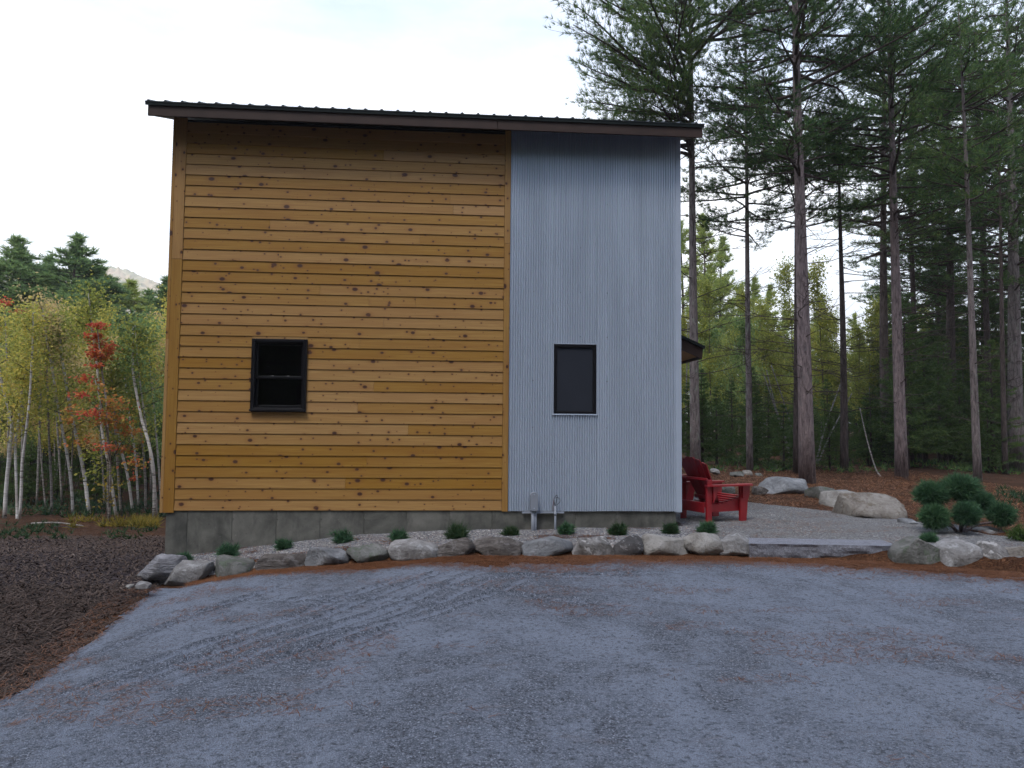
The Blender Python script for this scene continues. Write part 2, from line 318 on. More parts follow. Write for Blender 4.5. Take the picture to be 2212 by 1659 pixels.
MT = dict(
 wood=m_wood(), wood_v=m_wood('stained_pine_upright', True), metal=m_metal(), concrete=m_concrete(),
 trim=m_simple('galvanised_trim', (.40, .46, .55), .5, .4, .05, 2, .1),
 fascia=m_simple('brown_fascia', (.040, .022, .016), .6, .3, .18, 4),
 roof=m_simple('dark_green_roof_steel', (.012, .017, .017), .35, .5, .1, 3),
 soffit=m_simple('brown_soffit', (.035, .020, .014), .7, .3, .15, 4),
 black=m_simple('black_window_frame', (.004, .004, .006), .45, .25, .1, 3),
 screen=m_simple('insect_screen', (.028, .032, .042), .9, .1, .05, 3),
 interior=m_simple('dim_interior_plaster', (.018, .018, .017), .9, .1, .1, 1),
 glass=m_glass('window_glass', (.75, .78, .78)),
 chrome=m_simple('sash_lock_metal', (.42, .42, .42), .3, .5, .05, 5, .6),
 pvc=m_simple('grey_plastic', (.23, .255, .30), .5, .4, .06, 4),
 cable=m_simple('black_cable', (.012, .012, .014), .5, .4, .1, 4),
 cable_red=m_simple('red_brown_wire', (.13, .035, .03), .5, .4, .1, 4),
 red=m_simple('red_painted_wood', (.27, .010, .016), .42, .45, .10, 9, 0, 5, .08, 30),
 granite=None, drive=m_gravel('crushed_grey_gravel', (.235, .270, .335), (.042, .049, .062), (.23, .255, .305), .51, 115, (.13, .088, .066), .28),
 pea=m_gravel('pale_pea_gravel', (.27, .26, .25), (.10, .09, .085), (.42, .41, .40), .40, 42, (.17, .075, .04), .75),
 patio=m_gravel('patio_gravel', (.20, .20, .20), (.09, .088, .085), (.30, .30, .30), .45, 55, (.15, .075, .045), .5),
 bark_mulch=m_mulch('shredded_bark_mulch', [(.018, .012, .010), (.05, .034, .028), (.075, .045, .032), (.10, .085, .075)], 26),
 chip_mulch=m_mulch('purple_grey_chip_mulch', [(.018, .013, .015), (.045, .034, .038), (.075, .058, .062), (.15, .13, .13)], 34),
 floor=m_mulch('pine_needle_forest_floor', [(.03, .016, .010), (.075, .033, .018), (.12, .055, .028), (.10, .075, .055)], 22),
 litter=m_mulch('orange_pine_needle_litter', [(.045, .020, .011), (.105, .046, .023), (.15, .070, .036), (.19, .098, .053)], 40),
 grassy=m_mulch('mossy_ground', [(.02, .03, .012), (.05, .05, .025), (.06, .04, .02), (.09, .08, .03)], 18),
 pine_bark=m_bark('grey_pine_bark', (.07, .06, .06), (.24, .205, .20), lich=(.22, .235, .20)),
 red_bark=m_bark('red_pine_bark', (.085, .066, .068), (.29, .232, .230), lich=(.17, .15, .15)),
 dark_bark=m_bark('dark_bark', (.035, .028, .027), (.12, .095, .088)),
 twig=m_bark('twig_bark', (.035, .026, .024), (.11, .085, .078)),
 birch=m_birch(), gbirch=m_bark('grey_birch_bark', (.13, .12, .11), (.42, .395, .37), (2, 2, 12)),
 pine=m_leaf('pine_needles', [(.1, (.022, .062, .032)), (.4, (.062, .14, .05)), (.7, (.16, .25, .062)), (.93, (.26, .31, .07)), (1, (.30, .2, .05))], .4),
 pine_mid=m_leaf('mid_green_pine_needles', [(.1, (.09, .17, .08)), (.5, (.18, .28, .11)), (.9, (.32, .42, .14))], .5),
 pine_light=m_leaf('sunny_pine_needles', [(.1, (.18, .25, .08)), (.5, (.32, .40, .11)), (.9, (.48, .50, .13))], .5),  # paler yellow green needles than the mid green set
 spruce=m_leaf('spruce_needles', [(.1, (.045, .085, .028)), (.5, (.09, .16, .045)), (.9, (.17, .23, .06))], .4),
 birch_leaf=m_leaf('birch_leaves', [(.1, (.28, .31, .08)), (.45, (.50, .50, .12)), (.7, (.68, .58, .13)), (.95, (.78, .56, .13))], .6),
 olive_leaf=m_leaf('olive_leaves', [(.1, (.16, .20, .05)), (.5, (.30, .34, .075)), (.85, (.45, .43, .09)), (1, (.55, .42, .09))], .55),
 tan_leaf=m_leaf('tan_leaves', [(.1, (.38, .33, .15)), (.5, (.60, .48, .22)), (.9, (.74, .52, .23))], .6),
 green_leaf=m_leaf('green_leaves', [(.1, (.11, .19, .08)), (.6, (.22, .33, .12)), (1, (.36, .42, .13))], .55),
 red_leaf=m_leaf('red_maple_leaves', [(.1, (.50, .06, .06)), (.4, (.60, .13, .07)), (.65, (.60, .24, .08)), (1, (.55, .33, .08))], .5),
 orange_leaf=m_leaf('orange_maple_leaves', [(.1, (.50, .12, .07)), (.35, (.55, .24, .07)), (.6, (.42, .32, .07)), (1, (.18, .27, .06))], .5),
 juniper=m_leaf('juniper_needles', [(.1, (.025, .075, .045)), (.5, (.06, .14, .07)), (.9, (.11, .21, .085))], .3),
 shrub=m_leaf('bright_juniper', [(.1, (.02, .05, .012)), (.5, (.05, .095, .02)), (.9, (.09, .15, .03))], .2),
 fern=m_leaf('yellow_fern', [(.1, (.12, .13, .03)), (.5, (.28, .22, .04)), (.9, (.42, .32, .06))], .4),
 weed=m_leaf('low_green_weeds', [(.1, (.015, .045, .02)), (.5, (.03, .08, .035)), (.9, (.08, .11, .04))], .3),
 needle=m_leaf('fallen_pine_needles', [(.1, (.075, .028, .013)), (.5, (.17, .068, .030)), (.9, (.30, .145, .068))], .1),
 chip=m_leaf('wood_chips', [(.1, (.022, .014, .010)), (.5, (.060, .040, .031)), (.88, (.11, .082, .068)), (1, (.30, .26, .23))], .05, .9),
 pebble=m_leaf('pebbles', [(.1, (.05, .053, .06)), (.5, (.13, .14, .16)), (.85, (.23, .245, .27)), (1, (.42, .43, .44))], .0, .9),
)
def m_granite():
    m = Mat('speckled_granite', .75, .3); v = m.coord(); a = m.vor(v, 170, out='Color'); sp = m.n('ShaderNodeSeparateColor'); m.l(a, sp.inputs[0])
    c = m.ramp(sp.outputs[0], [(0, (.09, .095, .12)), (.35, (.16, .17, .20)), (.7, (.21, .22, .26)), (1, (.30, .31, .35))]); n = m.noise(v, 9, 6, .7)
    m.color(m.mix(m.ramp(n, [(.4, .35), (.6, 0)]), c, (.09, .09, .10))).bump(n, .7, .03); return m.m
MT['granite'] = m_granite()
ROCK = dict(
 blue=m_rock('blue_grey_stone', (0.179, 0.189, 0.201), (0.345, 0.357, 0.374), (0.089, 0.092, 0.098)),
 pale=m_rock('pale_grey_stone', (0.222, 0.219, 0.216), (0.365, 0.362, 0.364), (0.109, 0.102, 0.099), (0.370, 0.376, 0.381)),
 cream=m_rock('cream_stone', (0.267, 0.258, 0.240), (0.371, 0.365, 0.350), (0.135, 0.122, 0.110)),
 brown=m_rock('brown_stone', (0.110, 0.098, 0.090), (0.185, 0.169, 0.158), (0.052, 0.044, 0.041), (0.217, 0.205, 0.199), True),
 dark=m_rock('dark_stone', (0.086, 0.083, 0.084), (0.152, 0.149, 0.150), (0.036, 0.035, 0.035), (0.307, 0.307, 0.317)),
 moss=m_rock('mossy_stone', (0.132, 0.135, 0.126), (0.243, 0.243, 0.238), (0.061, 0.064, 0.056), (0.095, 0.120, 0.085)),
 tan=m_rock('tan_stone', (0.232, 0.213, 0.191), (0.326, 0.313, 0.291), (0.110, 0.092, 0.076), (0.146, 0.121, 0.093)),
 slab=m_rock('layered_grey_stone', (0.238, 0.238, 0.255), (0.413, 0.413, 0.437), (0.104, 0.104, 0.113), None, True),
 mottled=m_rock('white_and_black_stone', (0.159, 0.153, 0.148), (0.456, 0.450, 0.450), (0.035, 0.034, 0.033), (0.485, 0.479, 0.474)),
)

# ------------------------------------------------------------------ terrain
_xd = [at(400, 1255, -1.6)[0], at(560, 1228, -1.6)[0], at(790, 1212, -1.6)[0], at(1000, 1197, -1.6)[0], 30]
_zd = [-.69, -.54, -.46, -.385, -.385]
def zd(x, y):
    z = np.interp(x, _xd, _zd, left=-.72); k = .45+.55*sstep(-9.5, -3.5, y)
    return -.385+(z+.385)*k
def Ys(x): return np.interp(x, [-2, 0.2, 6, 8, 9.2, 10.2, 11.5, 14], [-1.35, -1.42, -1.42, -1.58, -1.95, -2.42, -3.2, -5.0])
def zb(x, y):
    z = np.interp(x, [-.1, 1.3, 2.7, 3.9, 7.3, 30], [-.626, -.506, -.335, -.293, -.248, -.25])
    yp = np.maximum(y, 0)
    zr = z+.013*np.maximum(y-3, 0)-.009*np.maximum(y-40, 0)
    zl = -.63-.075*np.minimum(yp, 6)-.012*np.maximum(yp-6, 0)
    k = sstep(-.6, 1.2, x)*sstep(0, 1, 1+0*yp)
    k = np.where(y > 1, sstep(-.3, 5.5, x), k)
    return zl*(1-k)+zr*k
def xedge(y): return np.interp(y, [-10, -5.6, -3.8, -2.3, -1.6], [1.5, 1.12, .85, .6, .55])+.12*(fbm(np.asarray(y)*1.3, np.asarray(y)*0+3)-.5)
TR = np.array([[at(420, 1400, 0)[0], 0]])
def H(x, y):
    x = np.asarray(x, float); y = np.asarray(y, float)
    soft = np.where(x < .3, 2.5, .28)
    k = sstep(-.06, 1, (y-Ys(x))/soft)
    z = zd(x, y)*(1-k)+zb(x, y)*k
    far = np.sqrt((x-4)**2+(y+2)**2)
    z = z+(fbm(x*.35, y*.35)-.5)*np.clip((far-14)/10, 0, 1)*.5
    return z
def relief(x, y, full=False):
    """lumps and tyre tracks of the ground close by"""
    z = (fbm(x*1.7, y*1.7, 4)-.5)*.035+(fbm(x*7, y*7, 3)-.5)*.012
    wear = 0*z
    # tyre tracks running away to the right from the lower left
    for (x0, y0, dx, dy, wd, ln) in ((1.7, -5.2, .62, 1.0, .055, 3.4), (2.0, -5.2, .62, 1.0, .05, 3.6), (2.5, -5.0, .70, 1.0, .06, 3.3), (2.85, -5.0, .72, 1.0, .05, 3.0), (3.35, -4.6, .80, 1.0, .05, 2.6), (1.3, -4.2, .5, 1.0, .045, 2.4),
                                 (2.5, -3.2, 1.0, -.22, .045, 1.6), (3.9, -3.0, 1.0, -.50, .05, 1.9), (4.3, -2.6, 1.0, .04, .05, 2.2)):
        L = math.hypot(dx, dy); u = ((x-x0)*dx+(y-y0)*dy)/L; v = ((x-x0)*dy-(y-y0)*dx)/L+.07*np.sin(u*1.1+x0)+.03*np.sin(u*3.1)
        m = sstep(-.6, .2, u)*(1-sstep(ln-.7, ln+.3, u))*(.35+1.1*fbm(x*2.1+x0, y*2.1, 3))
        z = z+m*(-.034*np.exp(-(v/wd)**2)+.024*np.exp(-((abs(v)-wd*1.6)/(wd*.5))**2))
        wear += m*(np.exp(-((abs(v)-wd*1.55)/(wd*.42))**2)-.9*np.exp(-(v/(wd*.9))**2))
    return (z, wear) if full else z
def Hg(x, y):
    return float(H(x, y)+relief(np.asarray(float(x)), np.asarray(float(y)))*1.0)
cell = .06
gx = np.arange(-9, 15+1e-6, cell); gy = np.arange(-11, 10+1e-6, cell)
GX, GY = np.meshgrid(gx, gy, indexing='ij'); nX, nY = GX.shape
cx_ = (GX[:-1, :-1]+cell/2); cy_ = (GY[:-1, :-1]+cell/2)
wob = (fbm(cx_*2.3, cy_*2.3, 4)-.5)
ys = Ys(cx_)
def patio_edge(x): return np.interp(x, [7, 8.3, 9.4, 10.3, 11.4, 11.6, 12.4], [5.2, 4.9, 4.0, 2.4, .6, -.6, -2.6])
def inpatio(x, y): return (x > 7.1) & (y < patio_edge(x)) & (x < 12.4)
isd = (cx_ > xedge(cy_)) & (cy_ < ys+.02)
bed = (cy_ >= ys+.02) & (cx_ > .02-cy_*.33+.1*wob) & (cx_ < 7.5) & (cy_ < .35)
pat = (cy_ >= ys+.02) & inpatio(cx_+.3*wob, cy_+.3*wob) & (cx_ >= 7.5)
# orange needle strip in front of the stones
wstrip = np.interp(cx_, [1.2, 2.2, 2.9, 3.6, 4.2, 5.2, 5.9, 7.2, 8.2, 9.5, 12], [.10, .22, .36, .22, .62, .85, .42, .42, .60, .62, .66])
inner = (cy_ >= ys) & (cy_ < ys+np.where(cx_ > 7.4, .28, .08)) & (cx_ > .9) & (cx_ < 14)
strip = isd & (cy_ > ys-.12-wstrip*(.6+1.1*wob))
patch = (fbm(cx_*1.5+40, cy_*2.6, 4) > .66) & bed
mul = (cx_ <= xedge(cy_)) & (cy_ < 2.6+1.2*wob+.12*(cx_+4)) & ~bed
needle_edge = mul & (cx_ > xedge(cy_)-.18-.5*wob) & (cy_ < -1.7)
mul_near = mul & (cy_ < -2.1+1.0*wob)
zone = np.full(cx_.shape, 'forest_floor', object)
zone[mul] = 'chip_mulch'; zone[mul_near] = 'bark_mulch'; zone[pat] = 'patio'; zone[bed] = 'gravel_bed'; zone[isd] = 'driveway'
zone[strip | needle_edge | patch | inner] = 'needle_litter'
zone[(cx_ > .15) & (cx_ < 7.15) & (cy_ > .4) & (cy_ < 7.2)] = 'none'
GZ = H(GX, GY)+relief(GX, GY)*np.clip((GY+12)/1, 0, 1)
idx = np.arange(nX*nY).reshape(nX, nY)
Vall = np.stack([GX, GY, GZ], -1).reshape(-1, 3)
Q = np.stack([idx[:-1, :-1], idx[1:, :-1], idx[1:, 1:], idx[:-1, 1:]], -1)
zm = dict(forest_floor='floor', chip_mulch='chip_mulch', bark_mulch='bark_mulch', patio='patio', gravel_bed='pea', driveway='drive', needle_litter='litter')
for zn, mk in zm.items():
    q = Q[zone == zn]; u, inv = np.unique(q, return_inverse=True)
    mb = MB().add(Vall[u], inv.reshape(q.shape)); zo = mb.build(zn, MT[mk], smooth=True, kind='structure')
    if zn == 'driveway':
        at_ = zo.data.attributes.new('wear', 'FLOAT', 'POINT'); at_.data.foreach_set('value', relief(Vall[u][:, 0], Vall[u][:, 1], True)[1].astype(np.float32))
bd = [(i, 0) for i in range(nX)]+[(nX-1, j) for j in range(nY)]+[(i, nY-1) for i in range(nX-1, -1, -1)]+[(0, j) for j in range(nY-1, -1, -1)]
tp = np.array([Vall[idx[i, j]] for i, j in bd]); bt = tp-[0, 0, .6]; kk = len(bd); ii = np.arange(kk-1)
MB().add(np.concatenate([tp, bt]), np.stack([ii, ii+1, kk+ii+1, kk+ii], -1)).build('forest_floor', MT['floor'], kind='structure')
# coarse ground beyond
def spread(lo, hi, out, n): return np.concatenate([lo-np.geomspace(.8, out, n)[::-1], np.linspace(lo, hi, 30), hi+np.geomspace(.8, out, n)])
ex = spread(-9, 15, 4000, 34); ey = spread(-11, 10, 4000, 34)
EX, EY = np.meshgrid(ex, ey, indexing='ij')
EZ = H(EX, EY)-.05
i2 = np.arange(EX.size).reshape(EX.shape); Q2 = np.stack([i2[:-1, :-1], i2[1:, :-1], i2[1:, 1:], i2[:-1, 1:]], -1)
mx_ = (EX[:-1, :-1]+EX[1:, 1:])/2; my_ = (EY[:-1, :-1]+EY[1:, 1:])/2
out = ~((mx_ > -9) & (mx_ < 15) & (my_ > -11) & (my_ < 10))
MB().add(np.stack([EX, EY, EZ], -1).reshape(-1, 3), Q2[out]).build('ground', MT['floor'], smooth=True, kind='structure')

# far mountain
def mountain():
    n, m = 160, 50; D0 = 900.
    pts = [(-400, 560), (-100, 545), (60, 590), (110, 603), (180, 585), (230, 586), (290, 600), (350, 625), (450, 680), (600, 740), (900, 800)]
    px = np.linspace(-400, 900, n); py = np.interp(px, [p[0] for p in pts], [p[1] for p in pts])
    V = []
    for i in range(n):
        top = at(px[i], py[i], D0); base = at(px[i], 930, D0-500)
        for j in range(m):
            t = j/(m-1); p = np.array([top[0]*(t)+base[0]*(1-t), (D0-500)+500*t, -3+(top[2]+3)*sstep(0, 1, t)])
            p[2] += (fbm(i*.35, j*.5, 5)-.5)*26*math.sin(math.pi*min(1, t*1.0)*.92)+random.uniform(-3.5, 3.5)*t
            V.append(p)
    for i in range(n):
        top = at(px[i], py[i], D0); V.append((top[0]*1.3, D0+900, -5))
    F = [[i*m+j, (i+1)*m+j, (i+1)*m+j+1, i*m+j+1] for i in range(n-1) for j in range(m-1)]
    F += [[i*m+m-1, (i+1)*m+m-1, n*m+i+1, n*m+i] for i in range(n-1)]
    m_ = Mat('autumn_forest_slope', .95, .1); v = m_.coord(); a = m_.noise(v, .02, 9, .8)
    m_.color(m_.ramp(a, [(.35, (.30, .33, .20)), (.5, (.55, .48, .32)), (.62, (.62, .48, .34)), (.72, (.42, .43, .27))]))  # forest colours paled to stand in for sunlight and haze on the slope
    MB().add(V, F).build('mountain', m_.m, kind='structure')
mountain()

def haze():
    m = bpy.data.materials.new('thin_evening_haze'); m.use_nodes = True; t = m.node_tree; t.nodes.clear()
    o = t.nodes.new('ShaderNodeOutputMaterial'); v = t.nodes.new('ShaderNodeVolumePrincipled'); v.inputs['Density'].default_value = HAZE; v.inputs['Color'].default_value = (.96, .97, 1, 1); v.inputs['Anisotropy'].default_value = .2
    t.links.new(v.outputs[0], o.inputs['Volume']); m.cycles.homogeneous_volume = True if hasattr(m, 'cycles') else None
    MB().box((-1700, -40, -14), (1500, 1900, 235)).build('haze', m, kind='stuff', label='pale thin haze over the valley and the mountain', category='haze')
HAZE = 0.0006
haze()

# ------------------------------------------------------------------ the house
SV = .1545; NROW = 35; ZTOP = 5.62
XL, XI, XB, XO, XR = .112, 4.710, 4.796, -.078, 7.368
house = empty('house', (0, 0, 0), 'two storey house clad in knotty orange pine boards and grey corrugated steel', 'house')
# openings (world, on the wall)
W1a, W1b = at(540.5, 886.5, 0), at(664.5, 733.5, 0)
W2a, W2b = at(1195.0, 893.5, 0), at(1288.5, 744.8, 0)
W1 = (W1a[0], W1b[0], W1a[2], W1b[2]); W2 = (W2a[0], W2b[0], W2a[2], W2b[2])
# foundation panels (board-formed sections with seams)
fx = [-.0, .305]+[.305+.6096*i for i in range(1, 12)]+[7.30]
fx = [.0, .30]+[.30+.6096*i for i in range(1, 12)]+[7.295]
for a, b in zip(fx[:-1], fx[1:]):
    mb = MB().bbox((a+.0035, .02, -1.25), (b-.0035, .22, .02), .006)
    mb.build('foundation_panel', MT['concrete'], house)
mb = MB()
for a in fx[1:-1]:
    mb.box((a-.006, .026, -1.2), (a+.006, .2, .015))
    for z in (-.12, -.42): mb.tube([(a+.012, .019, z), (a+.012, .012, z)], [.012, .008], 7)
mb.build('foundation_seam', MT['concrete'], house)
MB().box((.0, .22, -1.25), (.2, 7.0, .02)).box((7.095, .22, -1.25), (7.295, 7.0, .02)).box((.0, 7.0, -1.25), (7.295, 7.2, .02)).build('foundation_wall', MT['concrete'], house)
# wall shell with the two openings
def cutwall(mb, x0, x1, z0, z1, y0, y1, holes):
    xs = sorted({x0, x1, *[h[i] for h in holes for i in (0, 1)]})
    for a, b in zip(xs[:-1], xs[1:]):
        hs = [h for h in holes if h[0] < (a+b)/2 < h[1]]
        if not hs: mb.box((a, y0, z0), (b, y1, z1))
        else:
            mb.box((a, y0, z0), (b, y1, hs[0][2])); mb.box((a, y0, hs[0][3]), (b, y1, z1))
mb = MB(); cutwall(mb, -.04, 7.33, .03, ZTOP-.02, .03, .19, [W1, W2]); mb.build('front_wall_core', MT['interior'], house)
mb = MB(); GB = [(.19, .03), (7.1, .03), (7.1, 5.55), (3.62, 6.80), (.19, 5.57)]; mb.prism(GB, 0, -.04, .12); mb.prism(GB, 0, 7.17, 7.33); mb.box((-.04, 7.1, .03), (7.33, 7.24, 5.5))
mb.box((.12, .19, .05), (7.17, 7.1, .15)); mb.box((.12, .19, 2.7), (7.17, 7.1, 2.8)); mb.box((4.3, .19, .15), (4.4, 7.1, 2.7)); mb.box((.12, 3.2, .15), (4.3, 3.3, 2.7)); mb.build('inner_wall', MT['interior'], house)
# boards
prof = [(0.0, -.004), (-.006, .010), (-.019, .017), (-.019, SV-.012), (-.012, SV-.001), (0.0, SV+.0)]
def board(x0, x1, z, parent=house, zc0=None, zc1=None):
    mb = MB()
    if zc0 is None:
        P = [(.024+a*1.0, z+b) for a, b in prof]
        P = [(.027, z-.005), (.0045, z-.005), (.0025, z-.002), (.0135, z+SV-.006), (.027, z+SV-.006)]
        mb.prism(P, 0, x0, x1)
    else: mb.box((x0, .007, zc0), (x1, .026, zc1))
    return mb.build('siding_board', MT['wood'], parent)
ra = random.Random(11)
for r in range(NROW+1):
    z = .0+r*SV
    cuts = [XL+.002]
    if r in (2, 4, 7, 9, 11, 14, 15, 17, 19, 20, 23, 25, 26, 28, 29, 31, 33): cuts.append(ra.uniform(1.2, 4.0))
    if r in (7, 25, 19): cuts.append(ra.uniform(2.6, 4.2))
    cuts = sorted(cuts)+[XI-.002]
    cuts = [c for i, c in enumerate(cuts) if i == 0 or c-cuts[i-1] > .5 or i == len(cuts)-1]
    for a, b in zip(cuts[:-1], cuts[1:]):
        a2, b2 = a+.0015, b-.0015; z1 = z+SV
        if z1 > W1[2] and z < W1[3] and b2 > W1[0] and a2 < W1[1]:
            if a2 < W1[0]: board(a2, W1[0]-.001, z)
            if b2 > W1[1]: board(W1[1]+.001, b2, z)
            if z1 > W1[3]+.01: board(max(a2, W1[0]), min(b2, W1[1]), z, zc0=W1[3]+.001, zc1=z1-.004)
            if z < W1[2]-.01: board(max(a2, W1[0]), min(b2, W1[1]), z, zc0=z+.004, zc1=W1[2]-.001)
        else: board(a2, b2, z)
# corner boards and the divider
for (x0, x1, z0, z1, y0) in ((XO+.045, XL, -.035, 3.55, -.004), (XO+.045, XL, 3.553, ZTOP, -.004), (XO, XO+.043, -.035, 2.4, -.002), (XO, XO+.043, 2.403, ZTOP, -.002),
                             (XI, XB, -.02, 3.9, -.004), (XI, XB, 3.903, ZTOP, -.004)):
    MB().bbox((x0, y0, z0), (x1, .028, z1), .003).build('corner_board', MT['wood_v'], house)
MB().prism([(.03, -.035), (7.24, -.035), (7.24, 5.50), (3.62, 6.80), (.03, 5.50)], 0, XO, XO+.02).build('side_cladding', MT['wood'], house)
# corrugated steel panels
PIT, AMP = .0368, .0105
def ripple(X): return -2*AMP*(1-(.5-.5*np.cos(2*np.pi*(X-XB)/PIT))**2.2)
def corr(x0, x1, z0, z1, holes, off):
    n = max(2, int(round((x1-x0)/(PIT/8)))); xs = np.linspace(x0, x1, n+1)
    ycor = off-AMP+AMP*np.cos(2*np.pi*(xs-XB)/PIT)
    mb = MB(); segs = [(xs, z0, z1)]
    for h in holes:
        ns = []
        for X, a, b in segs:
            l = X <= h[0]+PIT/8; m_ = (X >= h[0]-PIT/8) & (X <= h[1]+PIT/8); r_ = X >= h[1]-PIT/8
            if m_.sum() > 2:
                ns += [(X[l], a, b), (X[m_], a, h[2]), (X[m_], h[3], b), (X[r_], a, b)]
            else: ns.append((X, a, b))
        segs = [s_ for s_ in ns if len(s_[0]) > 1]
    for X, a, b in segs:
        yy = off+ripple(X); k = len(X)
        V = np.concatenate([np.stack([X, yy, np.full(k, a)], -1), np.stack([X, yy, np.full(k, b)], -1)])
        i = np.arange(k-1); mb.add(V, np.stack([i, i+1, k+i+1, k+i], -1))
    return mb
pe = [XB+.004, XB+.66, XB+1.32, XB+1.98, 7.29]
for i, (a, b) in enumerate(zip(pe[:-1], pe[1:])):
    mb = corr(a-(.02 if i else 0), b, -.012-.003*(i % 2), ZTOP, [W2], .010-.003*i)
    mb.build('corrugated_panel', MT['metal'], house, smooth=True, fix=False)
mb = MB()
MB().box((XB+.003, .014, -.006), (7.29, .028, ZTOP)).build('wall_wrap', MT['interior'], house) if False else None
zs = [at(1390, y, 0)[2] for y in (445, 539, 635, 730, 825, 925, 1020, 1105)]
sc_x = [at(x, 500, 0)[0] for x in (1155, 1208, 1255, 1311, 1357, 1413, 1459)]
for z in zs:
    for x in sc_x:
        if W2[0]-.04 < x < W2[1]+.04 and W2[2]-.04 < z < W2[3]+.04: continue
        x += random.uniform(-.006, .006); mb.tube([(x, .004, z), (x, -.007, z)], [.009, .006], 6)
mb.build('screws', MT['roof'], house, kind='stuff')
MB().bbox((7.262, -.010, -.03), (7.29, .02, ZTOP), .003).bbox((7.288, -.020, -.03), (XR, .03, ZTOP), .004).build('corner_trim', MT['trim'], house)
MB().prism([(.03, -.03), (7.24, -.03), (7.24, 5.50), (3.62, 6.80), (.03, 5.50)], 0, XR-.02, XR).build('side_cladding', MT['metal'], house)
# roof
OY = -.34
Lb = at(318.7, 249, OY); Rb = at(1517.7, 296.8, OY); Lt = at(313.5, 226, OY); Rt = at(1521, 276, OY)
FXL, FXR = Lb[0], Rb[0]; fz0 = (Lb[2]+Rb[2])/2; fz1 = (Lt[2]+Rt[2])/2
print('fascia', FXL, FXR, Lb[2], Rb[2], Lt[2], Rt[2])
BEV, YR = .36, 3.62          # pitch and ridge line
def zr(y, base): return base+(min(y, 2*YR-y)-OY)*BEV
xm = at(1075, 290, OY)[0]
for a, b in ((FXL, xm-.002), (xm+.002, FXR)):
    MB().bbox((a, OY, fz0), (b, OY+.028, fz1), .003).build('fascia_board', MT['fascia'], house)
YB = 2*YR-OY
for x0 in (FXL, FXR-.028):
    MB().prism([(OY+.03, fz0+.012), (YR, zr(YR, fz0)), (YB, zr(YB, fz0)), (YB, zr(YB, fz1)+.045), (YR, zr(YR, fz1)+.045), (OY+.03, fz1+.045)], 0, x0, x0+.028).build('rake_board', MT['fascia'], house)
MB().prism([(OY+.03, fz0+.018), (YR, zr(YR, fz0)+.012), (YB-.02, zr(YB, fz0)+.012), (YB-.02, zr(YB, fz0)+.03), (YR, zr(YR, fz0)+.03), (OY+.03, fz0+.036)], 0, FXL+.03, FXR-.03).build('soffit', MT['soffit'], house)
MB().prism([(OY-.020, fz1-.004), (OY-.024, fz1+.050), (OY+.10, fz1+.048), (OY+.10, fz1+.040), (OY-.006, fz1+.040), (OY-.006, fz1-.004)], 0, FXL-.03, FXR+.02).build('drip_edge', MT['roof'], house)
X0, X1 = FXL-.035, FXR+.025; P = []
x = X0+.05
while x < X1-.06:
    P += [(x-.028, 0), (x-.010, .024), (x+.010, .024), (x+.028, 0), (x+.085, 0), (x+.095, .006), (x+.105, 0), (x+.125, 0), (x+.135, .006), (x+.145, 0)]; x += .2286
P = [(X0, 0)]+[p for p in P if p[0] < X1]+[(X1, 0)]; P = np.array(P); k = len(P)
def roofv(y, dz): return np.stack([P[:, 0], np.full(k, y), zr(y, fz1+.054)+P[:, 1]+dz], -1)
V = np.concatenate([roofv(OY-.03, 0), roofv(YR, 0), roofv(OY-.03, -.0), roofv(YB+.03, 0)]); V[2*k:3*k, 2] = zr(OY-.03, fz1+.044)
i = np.arange(k-1); mb = MB().add(V, np.concatenate([np.stack([i, i+1, k+i+1, k+i], -1), np.stack([2*k+i, 2*k+i+1, i+1, i], -1), np.stack([k+i, k+i+1, 3*k+i+1, 3*k+i], -1)])); mb.build('roof_panel', MT['roof'], house)

